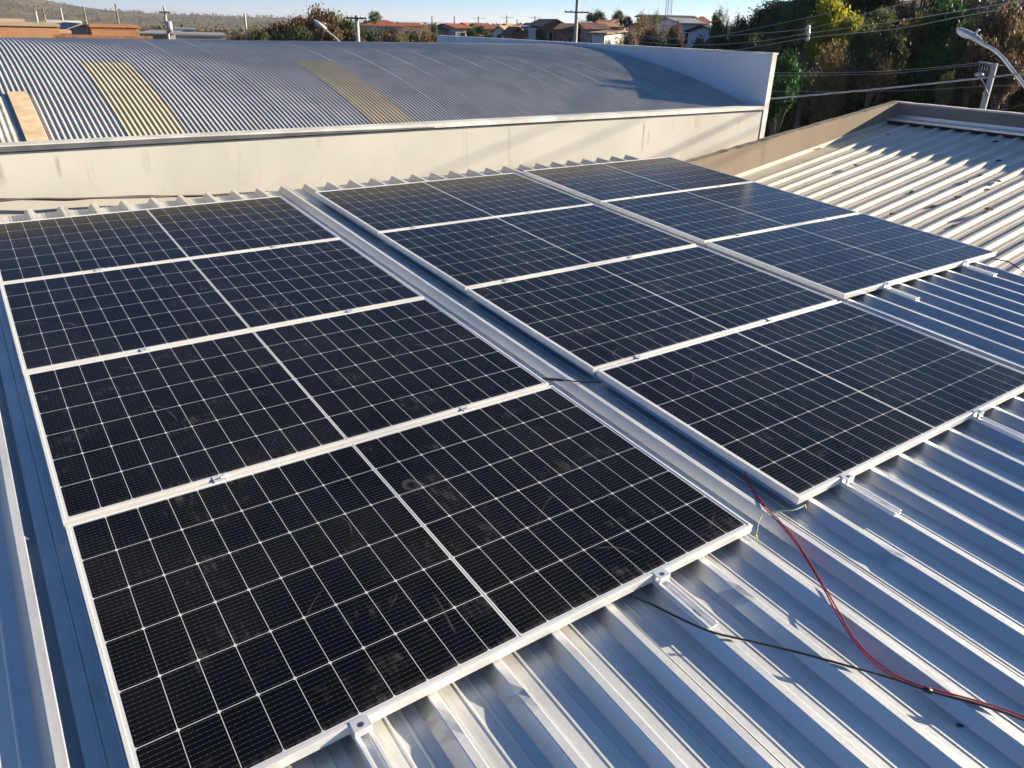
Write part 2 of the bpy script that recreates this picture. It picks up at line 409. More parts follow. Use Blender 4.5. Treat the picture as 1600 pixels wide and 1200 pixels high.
# street behind the annex, with kerb
def strip(name, y0, y1, x0, x1, dz, m):
    mb = MB(); N = 60
    for i in range(N):
        a, b = y0+(y1-y0)*i/N, y0+(y1-y0)*(i+1)/N
        za = lambda yy: max(terrain(x0, yy), terrain(x1, yy), terrain((x0+x1)/2, yy))+dz
        mb.quad((x0, a, za(a)), (x1, a, za(a)), (x1, b, za(b)), (x0, b, za(b)))
    return tag(mb.build(name, m), kind='structure')
strip('road', -14, 16, 15.5, 21.5, .06, simple('asphalt', (.05, .05, .052), .9, 0, .2, 2, .3))
strip('pavement', -14, 16, 13.6, 15.5, .18, simple('paving', (.22, .21, .2), .9, 0, .2, 2, .3))

# ---------------------------------------------------------------- our building: ribbed roof
RIBX, RS = 0.5425, 0.2265
ZC, ZP = -0.042, -0.084           # crest, pan (roof coordinates)
DENTS = []
for (u, v) in ((1152, 921), (727, 1118), (795, 1092), (1395, 862)):
    p = roofpt(u, v, ZC); kx = round((p.x-RIBX)/RS); DENTS.append((RIBX+kx*RS, p.y, random.uniform(.6, 1.2)))
def roof_profile(k):
    c = RIBX + k*RS; z = ZC; p = ZP
    return [(c-.046, p), (c-.016, z), (c-.013, z+.0012), (c+.013, z+.0012), (c+.016, z), (c+.046, p), (c+.083, p+.0005), (c+.087, p+.003), (c+.093, p+.003), (c+.097, p+.0005),
            (c+.131, p+.0005), (c+.135, p+.003), (c+.141, p+.003), (c+.145, p+.0005), (c+.17, p)]
def make_roof(parent):
    prof = []
    k0, k1 = -16, 27
    for k in range(k0, k1+1): prof += roof_profile(k)
    ys = []; y = .47
    while y > -8.6: ys.append(y); y -= .04 if -5.0 > y > -7.2 else .12
    mb = MB(); n = len(prof)
    for y in ys:
        for (x, z) in prof:
            top = z > ZP+.02
            wz = .0011*noise.noise(Vector((x*1.7, y*.9, 0))) + .0003*noise.noise(Vector((x*9, y*2.2, 4)))
            wx = .0009*noise.noise(Vector((x*4, y*1.3, 9))) if top else 0
            zz = z+wz+(.0003*noise.noise(Vector((x*30, y*8, 2))))
            if top:
                for (dx, dyy, s) in DENTS:
                    if abs(x-dx) < .03:
                        e = math.exp(-((y-dyy)/.035)**2 - ((x-dx+.012)/.02)**2); zz -= .010*s*e; wx += .004*s*e
            mb.v.append((x+wx, y, zz))
    for i in range(len(ys)-1):
        for j in range(n-1):
            a = i*n+j; mb.f.append((a, a+n, a+n+1, a+1)); mb.mi.append(0)
    o = mb.build('roof_sheet', MAT['roof'], parent)
    sm = o.modifiers.new('s', 'SOLIDIFY'); sm.thickness = .0008; sm.offset = -1
    # sheet laps: a thin overlapping edge every fourth rib
    lb = MB()
    for k in range(k0, k1, 4):
        c = RIBX+k*RS
        for i in range(len(ys)-1):
            a, b = ys[i], ys[i+1]
            za = .0011*noise.noise(Vector((c*1.7, a*.9, 0))); zb = .0011*noise.noise(Vector((c*1.7, b*.9, 0)))
            wob = lambda q: .0015*noise.noise(Vector((c*3, q*1.1, 7)))
            lb.quad((c+.017, a, ZC+za+.0018), (c+.052+wob(a), a, ZP+za+.004), (c+.052+wob(b), b, ZP+zb+.004), (c+.017, b, ZC+zb+.0018))
            lb.quad((c+.052+wob(a), a, ZP+za+.004), (c+.074+wob(a), a, ZP+za+.0045), (c+.074+wob(b), b, ZP+zb+.0045), (c+.052+wob(b), b, ZP+zb+.004))
            lb.quad((c+.074+wob(a), a, ZP+za+.0045), (c+.0742+wob(a), a, ZP+za+.001), (c+.0742+wob(b), b, ZP+zb+.001), (c+.074+wob(b), b, ZP+zb+.0045))
    lap = lb.build('sheet_lap', MAT['roof'], o)
    return o
bld = thing('roofed_building', 'low building under a silvery ribbed metal roof carrying the solar panels', 'building', mat=ROOFM.copy())
make_roof(bld)
wb = MB(); wb.box(-4, 6.86, -8.55, .36, -5.4, ZP-.012); wb.build('wall', MAT['base'], bld)

# ---------------------------------------------------------------- solar panels
def make_panel():
    root = thing('solar_panel', '', 'solar panel')
    fm = MB(); L = .0115; H = .035; e = .0
    # frame: outer wall + lip, mitre-less but butted
    for (x0, x1, y0, y1) in ((0, PW, -L, 0), (0, PW, -PH, -PH+L), (0, L, -PH+L, -L), (PW-L, PW, -PH+L, -L)):
        fm.box(x0, x1, y0, y1, -.0035, 0)
    T = .0018
    for (x0, x1, y0, y1) in ((0, PW, -T, 0), (0, PW, -PH, -PH+T), (0, T, -PH+T, -T), (PW-T, PW, -PH+T, -T)):
        fm.box(x0, x1, y0, y1, -H, -.0035)
    for (x0, x1, y0, y1) in ((T, PW-T, -.028, -T), (T, PW-T, -PH+T, -PH+.028), (T, .028, -PH+.028, -.028), (PW-.028, PW-T, -PH+.028, -.028)):
        fm.box(x0, x1, y0, y1, -H, -H+.0018)
    # thin shadow groove line along the outside faces
    f = fm.build('frame', MAT['frame'], root); bevel(f, .0006, 1)
    cm = MB(); cm.box(T, PW-T, -PH+T, -T, -.0055, -.0022); 
    cm.build('cell_sheet', MAT['cells'], root)
    bk = MB(); bk.box(.97, 1.2, -.14, -.06, -.026, -.0056); bk.build('junction_box', MAT['black'], root)
    return root
proto = make_panel()
GY = .020
XL, XM, XR = 0.0, PW+.3112, 2*PW+.3112+.1387
LBL = [
 ('farthest of the left block, cut by the photo edge', 'L', 0), ('second from the far end of the left block', 'L', 1),
 ('in the left block just behind the nearest one', 'L', 2), ('nearest to the camera, lowest of the left block', 'L', 3),
 ('farthest of the middle block, beside the metal gutter gap', 'M', 0), ('second from the far end of the middle block', 'M', 1),
 ('third from the far end of the middle block, above the nearest one', 'M', 2), ('nearest of the middle block, green wire at its corner', 'M', 3),
 ('farthest of the right block, beside the brown parapet wall', 'R', 0), ('between two others in the right block', 'R', 1),
 ('lowest of the right block, near the pale ribbed roof', 'R', 2)]
yoff = {'L': 0, 'M': .020, 'R': .056}
xof = {('M', 2): -.002, ('M', 3): .008, ('L', 3): .004, ('R', 1): -.003, ('M', 0): .004, ('R', 2): .003, ('L', 1): -.002}
for i, (tx, c, j) in enumerate(LBL):
    o = proto if i == 0 else copy_tree(proto)
    x = {'L': XL, 'M': XM, 'R': XR}[c] + xof.get((c, j), 0)
    tilt = Matrix.Rotation(R(random.uniform(-.06, .06)), 4, 'X') @ Matrix.Rotation(R(random.uniform(-.05, .05)), 4, 'Y')
    o.matrix_world = ROOFM @ Matrix.Translation((x, -j*(PH+GY)+yoff[c], 0)) @ tilt
    tag(o, 'dark solar panel '+tx, 'solar panel', 'solar panels on the ribbed roof')

# clamps
def mid_clamp():
    root = thing('mid_clamp', '', 'clamp'); mb = MB()
    mb.box(-.025, .025, -.022, -.008, .0006, .0036); mb.box(-.025, .025, .008, .022, .0006, .0036)
    mb.box(-.025, .025, -.0082, -.0055, -.012, .0036); mb.box(-.025, .025, .0055, .0082, -.012, .0036); mb.box(-.025, .025, -.0055, .0055, -.012, -.009)
    p = mb.build('clamp_plate', MAT['alu'], root); bevel(p, .0006, 1)
    b = MB(); b.tube([(0, 0, -.009), (0, 0, .0045)], .0042, 6); b.build('bolt', MAT['steel'], root)
    s = MB(); s.box(-.017, .017, -.0052, .0052, -.040, -.012); s.build('foot', MAT['alu'], root)
    return root
def mini_rail():
    root = thing('mini_rail', '', 'mounting rail'); mb = MB()
    # channel lying on the rib crest, running towards the eaves (-y); origin at the frame's outer edge, z=0 at the panel top
    y0, y1 = -.255, .10; zb = ZC+.0022
    mb.box(-.026, .026, y0, y1, zb, zb+.0022)
    for x in (-.026, -.0135, .0115, .0238): mb.box(x, x+.0022, y0, y1, zb+.0022, zb+.016)
    mb.box(-.0238, -.0135, y0, y1, zb+.016, zb+.018); mb.box(.0137, .0238, y0, y1, zb+.016, zb+.018)
    p = mb.build('rail', MAT['alu'], root); bevel(p, .0005, 1)
    c = MB()
    c.box(-.026, .026, -.030, .010, .0008, .0040)                    # top plate over the frame lip
    c.box(-.026, .026, -.0046, -.0016, -.034, .0008)                 # leg against the frame
    c.box(-.026, .026, -.030, -.0270, -.022, .0008)                  # outer leg
    c.quad((-.026, -.0270, -.022), (.026, -.0270, -.022), (.020, -.012, -.034), (-.020, -.012, -.034))
    c.box(-.020, .020, -.014, -.0046, -.0265, -.0235)
    q = c.build('end_clamp', MAT['alu'], root); bevel(q, .0008, 2)
    b = MB(); b.tube([(0, -.015, -.028), (0, -.015, .0062)], .0045, 8); b.tube([(0, -.015, .0041), (0, -.015, .0055)], .008, 12); b.build('bolt', MAT['steel'], root)
    sl = MB(); sl.box(-.005, .005, -.20, -.165, zb+.0023, zb+.003); sl.build('slot', MAT['black'], root)
    return root
ribx = lambda n: RIBX + n*RS
mc = mid_clamp(); first = True
MIDS = [('L', j, n) for j in (1, 2, 3) for n in (0, 5)] + [('M', j, n) for j in (1, 2, 3) for n in (10, 15)] + [('R', j, n) for j in (1, 2) for n in (21, 26)]
rown = {1: 'farthest', 2: 'second farthest', 3: 'nearest'}
for c, j, n in MIDS:
    o = mc if first else copy_tree(mc); first = False
    y = -j*(PH+GY)+GY/2+yoff[c]; x = ribx(n) + (-.09 if n == 21 else 0)
    o.matrix_world = ROOFM @ Matrix.Translation((x, y, 0))
    blk = {'L': 'left', 'M': 'middle', 'R': 'right'}[c]; side = 'left' if n in (0, 10, 21) else 'right'
    tag(o, f'silver clamp over the {rown[j]} frame joint of the {blk} panel block, {side} of two', 'clamp', 'clamps between the solar panels')
mr = mini_rail(); first = True
for c, jn, n, tx in (('L', 4, 0, 'at the bottom edge of the photo, under the nearest panel'), ('L', 4, 5, 'with the black cable crossing its end'),
                     ('M', 4, 10, 'beside the green wire corner of the middle block'), ('M', 4, 15, 'near the right photo edge under the middle block'),
                     ('R', 3, 21, 'under the right block, next to the middle block corner'), ('R', 3, 26, 'farthest right, near the pale ribbed roof')):
    o = mr if first else copy_tree(mr); first = False
    y = -jn*(PH+GY)+GY+yoff[c]
    o.matrix_world = ROOFM @ Matrix.Translation((ribx(n), y, 0))
    tag(o, 'aluminium rail with end clamp '+tx, 'mounting rail', 'rails with end clamps along the lower panel edges')

# ---------------------------------------------------------------- cables on the roof
def cable(name, px, h, r, m, label, cat='cable', n=10, group=None):
    P = [RF(*roofpt(u, v, hh)) for (u, v), hh in zip(px, h if isinstance(h, list) else [h]*len(px))]
    mb = MB(); mb.tube(spline(P, n), r, 8); o = mb.build(name, m, smooth=True)
    return tag(o, label, cat, group)
ch = ZC+.007
cable('black_cable', [(985, 930), (1003, 938), (1022, 946), (1060, 965), (1108, 986), (1155, 998), (1250, 1020), (1340, 1045), (1400, 1062), (1450, 1079), (1530, 1101), (1600, 1126), (1700, 1170)],
      [-.045, -.040, -.022, -.016, ch+.014]+[ch]*8, .0040, MAT['black'], 'thin black cable lying across the roof ribs at lower right')
cable('red_cable', [(1163, 737), (1170, 752), (1180, 769), (1192, 786), (1208, 803), (1240, 840), (1262, 873), (1290, 920), (1310, 955), (1337, 1000), (1372, 1036), (1403, 1057), (1445, 1073), (1530, 1096), (1600, 1120), (1700, 1163)],
      [-.028, -.036, -.038, -.033, -.027]+[ch+.002]*11, .0027, MAT['red'], 'red cable curving down the roof from the gap between panel blocks')
cable('red_cable', [(1162, 741), (1168, 755), (1178, 771), (1190, 788), (1206, 805), (1238, 842), (1261, 876), (1288, 922), (1307, 958), (1335, 1003), (1369, 1039), (1401, 1060), (1446, 1077), (1530, 1099), (1600, 1124), (1700, 1168)],
      [-.031, -.038, -.041, -.036, -.030]+[ch]*11, .0026, MAT['red'], 'second red cable running tight along the first one on its left')
tp = [RF(*roofpt(u, v, ch)) for (u, v) in ((1444, 1077), (1456, 1081))]
mb = MB(); mb.tube([tp[0], tp[1]], .0085, 10); mb.tube([tp[1], tp[1]+Vector((.004, .014, .012))], .0014, 5)
tag(mb.build('cable_tie', MAT['black'], smooth=True), 'black tie binding the red and black cables together', 'cable tie')
sc0 = roofpt(1500, 1133, ZP+.004); mb = MB(); mb.box(-.010, .010, -.004, .004, 0, .0012, ROOFM @ Matrix.Translation((sc0.x, sc0.y, ZP+.004)) @ Matrix.Rotation(-.9, 4, 'Z'))
tag(mb.build('tape_scrap', MAT['black']), 'tiny dark tape scrap lying in a roof pan below the cables', 'scrap')
gw = thing('earth_wire', 'green earth wire with yellow lugs joining two panel corners', 'wire')
P = [RF(*roofpt(u, v, hh)) for (u, v), hh in zip([(1181, 838), (1183, 828), (1187, 812), (1195, 803), (1215, 799), (1240, 797), (1257, 790)], [-.03, -.022, -.012, -.008, -.01, -.02, -.03])]
mb = MB(); mb.tube(spline(P, 8), .0021, 8); mb.build('wire', MAT['green'], gw, True)
for p in (P[0], P[-1]):
    mb = MB(); mb.ell(p, (.007, .006, .006)); mb.tube([p, p+Vector((-.004, -.012, -.006))], .0035, 8); mb.build('lug', MAT['yel'], gw, True)
cg = thing('connector_cable', 'black cable with ribbed connector lying in the gap between panel blocks', 'cable')
P = [RF(*roofpt(u, v, hh)) for (u, v), hh in zip([(878, 594), (890, 595), (912, 597), (940, 597)], [-.035, -.033, -.032, -.033])]
mb = MB(); mb.tube(spline(P, 8), .0032, 8); mb.build('cable', MAT['black'], cg, True)
A, B = RF(*roofpt(848, 592, -.035)), RF(*roofpt(880, 594, -.035)); mb = MB()
N = 12; mb.tube([A+(B-A)*(i/(N*2)) for i in range(N*2+1)], [(.0085 if (i//2) % 2 == 0 else .0068) for i in range(N*2+1)], 8); mb.build('connector', MAT['black'], cg)
cable('loose_cable', [(1548, 404), (1560, 406), (1575, 409), (1590, 418), (1600, 425), (1616, 440)], [-.03, -.02, .0, -.01, -.04, -.07], .005, MAT['black'], 'dark loose cable hanging off the right roof edge')

# ---------------------------------------------------------------- cream warehouse
wh = thing('warehouse', 'cream walled warehouse with a wide arched corrugated roof', 'building')
WY, WX1 = .9, 9.78
YC, RR, ZA = 5.7, 15.25, 1.068
arch = lambda y: ZA-(y-YC)**2/2/RR
mb = MB(); mb.box(-9, 9.70, WY, WY+.15, -5.4, .352); mb.build('wall', MAT['cream'], wh)
mb = MB()   # eave trim, wavy by hand
mb.box(-9, 9.698, WY-.03, WY+.16, .372, .418); tr = mb.build('eave_trim', MAT['trim'], wh)
mb = MB(); mb.box(-9, 9.698, WY-.012, WY+.15, .3525, .3715); mb.build('drip_edge', MAT['trimd'], wh)
mb = MB(); mb.box(-9, 1.6, WY-.034, WY-.0305, .376, .410); mb.prism([(1.6, WY-.034, .376), (1.6, WY-.0305, .376), (1.6, WY-.0305, .410), (1.6, WY-.034, .410)], [(0, 0, 0)]); mb.v = mb.v[:8]; mb.f = mb.f[:6]; mb.mi = mb.mi[:6]
n_ = len(mb.v); mb.v += [(1.6, WY-.034, .376), (1.6, WY-.034, .410), (4.2, WY-.034, .384), (4.2, WY-.034, .376)]; mb.f.append((n_, n_+3, n_+2, n_+1)); mb.mi.append(0)
mb.build('gutter_liner', MAT['trimd'], tr)
def corr(x0, x1, y0, y1, dz, pitch=.046, amp=.0056, ny=40, sub=6, seams=False):
    mb = MB(); nx = int((x1-x0)/pitch*sub); 
    for j in range(ny+1):
        y = y0+(y1-y0)*j/ny; z = arch(y); sl = -(y-YC)/RR
        for i in range(nx+1):
            x = x0+(x1-x0)*i/nx
            h = amp*math.cos(2*math.pi*x/pitch) + dz + .003*noise.noise(Vector((x*.8, y*.5, 3)))
            mb.v.append((x, y-h*sl, z+h))
    for j in range(ny):
        for i in range(nx):
            a = j*(nx+1)+i; mb.f.append((a, a+1, a+nx+2, a+nx+1)); mb.mi.append(0)
    return mb
rs = corr(-9, 9.69, WY+.02, 10.5, .008, ny=44).build('arched_roof', MAT['arch'], wh, True)
for i, x in enumerate([-1.1, -.6, 2.24, 2.75, 3.25, 4.16, 4.65, 5.15, 5.65, 6.15, 6.65, 7.15, 7.65, 8.15, 8.65, 9.15]):
    mb = MB(); N = 60; kx = round(x/.046)*.046
    for j in range(N):
        a, b = WY+.03+(10.4-WY)*j/N, WY+.03+(10.4-WY)*(j+1)/N
        mb.quad((kx-.006, a, arch(a)+.0165), (kx+.006, a, arch(a)+.0150), (kx+.006, b, arch(b)+.0150), (kx-.006, b, arch(b)+.0165))
    mb.build('sheet_seam', MAT['seam'], rs)
corr(1.242, 1.748, WY+.03, 3.40, .0105, ny=20).build('skylight', MAT['sky1'], wh, True)['label'] = 'left yellow corrugated skylight strip'
corr(3.634, 4.140, WY+.03, 3.42, .0105, ny=20).build('skylight', MAT['sky1'], wh, True)['label'] = 'right yellow corrugated skylight strip'
corr(-.9, .41, WY+.03, 2.2, .0125, amp=.0035, ny=20).build('skylight', simple('pale_translucent_sheet', (.55, .50, .44), .4, 0, .2, 5), wh, True)['label'] = 'pale skylight strip at the left photo edge'
mb = MB(); N = 16
for j in range(N):
    a, b = WY+.03+(2.25-WY-.03)*j/N, WY+.03+(2.25-WY-.03)*(j+1)/N
    mb.quad((.45, a, arch(a)+.035), (.605, a, arch(a)+.035), (.605, b, arch(b)+.035), (.45, b, arch(b)+.035))
bo = mb.build('roof_board', MAT['board'], None); so = bo.modifiers.new('s', 'SOLIDIFY'); so.thickness = .015; so.offset = -1
tag(bo, 'pale plywood board lying on the arched roof at the left photo edge', 'board')
# stepped parapet at the right end
mb = MB(); mb.box(9.70, 9.80, WY-.004, 10.45, -5.4, 1.105); pp = mb.build('parapet', MAT['white'], wh)
mb = MB(); mb.box(9.688, 9.815, WY-.016, 10.47, 1.105, 1.128); mb.build('parapet_cap', MAT['trim'], pp)
mb = MB(); mb.box(9.70, 9.80, WY-.010, WY-.0045, -5.4, 1.104); mb.build('corner_band', MAT['trim'], pp)
mb = MB(); mb.box(9.66, 9.697, WY+.1, 10.4, -.3, -.2); mb.build('gable_wall', MAT['cream'], wh)

# cables along the cream wall
def wallcable(name, px, y, r, m, label):
    P = []
    for (u, v) in px: P.append(onplane(u, v, (0, 1, 0), y))
    mb = MB(); mb.tube(spline(P, 8), r, 7); return tag(mb.build(name, m, smooth=True), label, 'cable', 'cables slung along the cream wall')
wallcable('wall_cable', [(-60, 313), (0, 311), (40, 311.5), (70, 312), (105, 312.5), (140, 310), (180, 308), (230, 306), (300, 307), (360, 303), (430, 300), (480, 305)], .80, .008, MAT['greyc'], 'upper grey cable slung along the cream wall')
wallcable('wall_cable', [(-60, 316), (0, 314), (30, 311.5), (70, 310), (110, 310.5), (150, 309.5), (190, 309), (240, 308), (300, 305.5), (360, 306), (430, 303), (480, 308)], .78, .008, MAT['greyc'], 'lower grey cable slung along the cream wall, twisted with the upper one')

# ---------------------------------------------------------------- annex with the pale ribbed roof
an = thing('annex_building', 'lower building with a pale ribbed roof and raw brown parapet walls', 'building')
AK = .16387; AZ = -1.807; AX1 = 12.06
ath = math.atan(AK); aM = Matrix.Translation((7.0, 0, AZ+AK*7.0)) @ Matrix.Rotation(-ath, 4, 'Y')
al = (AX1-7.0)/math.cos(ath)
mb = MB(); prof = []
for k in range(-1, 40):
    c = -.012-.2296*k
    if k == -1: prof += [(.335, .055), (.333, -.002), (.30, 0), (.10, 0)]; continue
    prof += [(c+.044, .007), (c+.018, .037), (c-.018, .037), (c-.044, .007), (c-.085, .006), (c-.089, .009), (c-.095, .009), (c-.099, .006), (c-.145, .006)]
NX = 48; n = len(prof)
for i in range(NX+1):
    x = -.25+(al+.25)*i/NX
    for (y, z) in prof: mb.v.append((x, y+.003*noise.noise(Vector((x*1.5, y*4, 1))), z-.042+.003*noise.noise(Vector((x, y*2, 5)))))
for i in range(NX):
    for j in range(n-1):
        a = i*n+j; mb.f.append((a, a+1, a+n+1, a+n)); mb.mi.append(0)
ro = mb.build('roof_sheet', MAT['roof2'], an); ro.matrix_local = aM
mb = MB()   # flashing strip along the brown wall and ridge flashing under the end parapet
mb.box(-.25, al, .318, .3385, .052-.042, .062-.042); f1 = mb.build('side_flashing', MAT['cap'], ro)
zr = AZ+AK*AX1
mb = MB(); mb.box(AX1-.05, 12.295, -9, .33, zr+.045, zr+.052); mb.box(AX1-.05, AX1-.044, -9, .33, zr+.02, zr+.045); mb.box(12.285, 12.297, -9, .33, zr+.052, zr+.095)
mb.build('ridge_flashing', MAT['roof'], an)
# brown side wall with an uneven mortar top
mb = MB(); N = 130; x0, x1 = 6.96, 12.30
def btop(x): return -.150+(x-7.68)*.1299 + .010*noise.noise(Vector((x*6, 0, 0))) + .012*noise.noise(Vector((x*1.3, 3, 0)))
for i in range(N):
    a = x0+(x1-x0)*i/N; b = x0+(x1-x0)*(i+1)/N
    for (p, q, zp, zq) in ((a, b, btop(a), btop(b)),):
        mb.quad((a, .34, -5.4), (b, .34, -5.4), (b, .34, zq), (a, .34, zp)); mb.quad((b, .49, -5.4), (a, .49, -5.4), (a, .49, zp-.01), (b, .49, zq-.01))
        mb.quad((a, .34, zp), (b, .34, zq), (b, .49, zq-.01), (a, .49, zp-.01))
mb.quad((x0, .34, -5.4), (x0, .34, btop(x0)), (x0, .49, btop(x0)), (x0, .49, -5.4)); mb.quad((x1, .34, -5.4), (x1, .49, -5.4), (x1, .49, btop(x1)), (x1, .34, btop(x1)))
bw = mb.build('side_parapet', MAT['brown'], an); bw['label'] = 'raw brown rendered parapet rising along the roof edge'
mb = MB(); mb.box(12.30, 12.42, -9, .49, -5.4, .425); ew = mb.build('end_parapet', MAT['darkw'], an)
mb = MB(); N = 80
for i in range(N):
    a = -9+9.49*i/N; b = -9+9.49*(i+1)/N; h = lambda y: .449+.006*noise.noise(Vector((0, y*5, 2)))
    mb.quad((12.29, a, h(a)), (12.29, b, h(b)), (12.29, b, .4255), (12.29, a, .4255)); mb.quad((12.29, a, h(a)), (12.43, a, h(a)), (12.43, b, h(b)), (12.29, b, h(b)))
    mb.quad((12.43, a, .4255), (12.43, b, .4255), (12.43, b, h(b)), (12.43, a, h(a)))
mb.build('mortar_cap', MAT['cap'], ew)
mb = MB(); mb.box(7.0, 12.29, -8.9, -8.8, -5.4, AZ+AK*7-.06); mb.build('wall', MAT['base'], an)

# dark clumps on the pale roof
DEB = [(1172, 267, 1.7), (1180, 265, 1.2), (1262, 236, 2.2), (1272, 234, 2.0), (1337, 260, .8), (1385, 211, .9), (1355, 219, 1), (1424, 245, 1), (1472, 252, 1), (1423, 302, 1.2), (1509, 286, .9),
       (1531, 275, 1.2), (1494, 309, 1.3), (1533, 296, 1.5), (1548, 327, 1.4), (1488, 355, .9), (1548, 222, 2.2), (1558, 252, 1.1), (1519, 234, 1.0), (1398, 335, 1.3), (1460, 215, .8), (1556, 284, 1.2), (1457, 324, .7)]
na = Vector((-AK, 0, 1))
for i, (u, v, s) in enumerate(DEB):
    p = onplane(u, v, na, AZ+.0); ky = ((-.012-p.y) % .2296)
    if .03 < ky < .20 or i < 4: p = onplane(u, v, na, AZ-.038)
    p.z += .008; s *= 1.25
    mb = MB(); random.seed(100+i)
    cx = cy = 0.0; nq = max(4, int(9*s)); 
    for q in range(nq):
        a_, b_ = random.uniform(.018, .030)*s**.5, random.uniform(.009, .016)*s**.5
        mb.ell((cx, cy, random.uniform(0, .006)), (a_, b_, random.uniform(.004, .009)), 7, 4, None, .3)
        cx += random.uniform(-.6, .9)*a_; cy += random.uniform(-.7, .7)*b_
    o = mb.build('debris_clump', MAT['debris']); o.location = p
    if i in (2, 3): lb = ('larger dark debris clump beside the brown wall on the pale roof', 'thin tailed dark debris clump right of the larger one by the brown wall')[i-2]
    elif i in (0, 1): lb = ('dark debris clump lowest along the brown wall, by the panel edge', 'dark debris bit touching the lowest clump along the brown wall')[i]
    else: lb = 'small dark clump of dry debris on the ribs of the pale roof'
    tag(o, lb, 'debris', 'dark debris clumps on the pale ribbed roof')

# ---------------------------------------------------------------- poles, lamps and wires
def pole(u, vtop, D, label, r=.13, m='conc', arms=(), group=None, top=0, lean=0, armw=.9, name='utility_pole'):
    P = at(u, vtop, D); zb = terrain(P.x, P.y)-.3
    root = thing(name, label, 'pole', (P.x, P.y, zb), group)
    h = P.z-zb; mb = MB(); mb.tube([(0, 0, 0), (lean*.5, 0, h*.5), (lean, 0, h)], [r*1.25, r*1.05, r*.8], 10); mb.build('shaft', MAT[m], root, True)
    d = Vector((P.x-CAM.x, P.y-CAM.y, 0)).normalized(); sx = Vector((-d.y, d.x, 0))
    for dz in arms:
        mb = MB(); a = sx*armw; c = Vector((lean, 0, h-dz)); mb.tube([c-a-d*.1, c+a-d*.1], .05, 6); ca = mb.build('crossarm', MAT['wood'], root)
        for s in (-.9, -.45, .45, .9):
            ib = MB(); q = c+a*s-d*.1; ib.tube([q+Vector((0, 0, .02)), q+Vector((0, 0, .08)), q+Vector((0, 0, .15))], [.02, .04, .02], 8); ib.build('insulator', MAT['lampg'], ca, True)
    return root, P, h
for a in ((55, 17, 72, 'pale slim pole behind the tan block house, leftmost'), (67, 14, 78, 'brown slim pole second from the left'), (94, 12, 84, 'thin grey pole in front of the grey block house'),
          (130, 10, 74, 'tall timber pole left of the orange brick wall'), (180, 6, 76, 'tall timber pole in front of the orange brick wall'), (69, 55, 60, 'short stub pole at the brick house')):
    if a[1] < 50: pole(a[0], a[1], a[2], a[3], r=.085, m='conc' if 'pale' in a[3] or 'grey' in a[3] else 'wood', group='poles behind the arched roof')
rt, P, h = pole(256, 10, 62, 'concrete pole with a pale transformer box, left of the grey shed', r=.10, arms=(.35,), armw=.35, group='poles behind the arched roof')
mb = MB(); mb.tube([(.1, -.2, h-1.6), (.1, -.2, h-.9)], .22, 10); mb.build('transformer', MAT['lampg'], rt, True)
rt, P, h = pole(382, 21, 66, 'concrete pole beside the far right end of the grey shed', r=.10, group='poles behind the arched roof')
pole(557, 24, 48, 'concrete power pole with a crossarm in front of the brown scrub', r=.14, arms=(.15,), armw=.55, group='poles behind the arched roof')
pole(903, -12, 62, 'tall pale concrete pole rising above the parapet in the middle', r=.15, arms=(.4, 1.3), armw=.9)
for i, (u, v) in enumerate(((675, 25), (710, 25), (747.6, 25), (792, 24), (808, 30), (836, 25))):
    pole(u, v, 250+i*7, ('leftmost', 'second from left', 'third from left', 'fourth from left', 'fifth from left, shortest', 'rightmost')[i]+' of the tiny power poles on the horizon above the town', r=.2, m='wood', arms=(.6,) if i not in (0, 1, 4) else (), armw=2.2, group='distant power poles')
# small street lamp behind the arch crest
def streetlamp(pts, D, label, r, head):
    P = [at(u, v, d) for (u, v), d in zip(pts, D)]
    root = thing('street_lamp', label, 'street lamp', (0, 0, 0)); root.location = P[0]
    mb = MB(); mb.tube([p-P[0] for p in spline(P, 6)], r, 10); mb.build('arm', MAT['lampg'], root, True)
    d = (P[-1]-P[-2]).normalized(); e = P[-1]-P[0]
    q = d.to_track_quat('X', 'Z').to_matrix().to_4x4(); Mx = Matrix.Translation(e) @ q
    L, W, H = head
    mb = MB(); st = [(0, .35, .5), (.12, .55, .8), (.35, 1, 1), (.7, 1, .8), (.93, .75, .55), (1, .4, .3)]
    n0 = len(mb.v); sg = 12
    for (t, ww, hh) in st:
        for k in range(sg):
            an = 2*math.pi*k/sg; yy = math.cos(an)*W/2*ww; zz = math.sin(an)*H*hh*(.9 if math.sin(an) > 0 else .35)
            mb.v.append(tuple(Mx @ Vector((t*L-.05, yy, zz))))
    for i in range(len(st)-1):
        for k in range(sg):
            a = n0+i*sg+k; b = n0+i*sg+(k+1) % sg; mb.f.append((a, b, b+sg, a+sg)); mb.mi.append(0)
    mb.f.append(tuple(range(n0, n0+sg))); mb.mi.append(0); mb.f.append(tuple(range(n0+(len(st)-1)*sg, n0+len(st)*sg))[::-1]); mb.mi.append(0)
    hd = mb.build('lamp_head', MAT['lampg'], root, True)
    mb = MB(); mb.ell(Mx @ Vector((L*.62, 0, -H*.30)), (L*.26, W*.36, H*.35), 12, 6, q.to_3x3()); mb.build('lens', MAT['lens'], hd, True)
    mb = MB(); mb.tube([Mx @ Vector((L*.28, 0, H*.7)), Mx @ Vector((L*.28, 0, H*1.6))], .035*W/.3, 8); mb.build('photocell', MAT['lampg'], hd, True)
    return root
streetlamp([(536, 72), (525, 60), (515, 52), (509, 47)], [44, 44, 44, 44], 'small street lamp poking up behind the arched roof crest', .05, (.75, .3, .16))
pr = Vector((20.2, -3.0, 0))
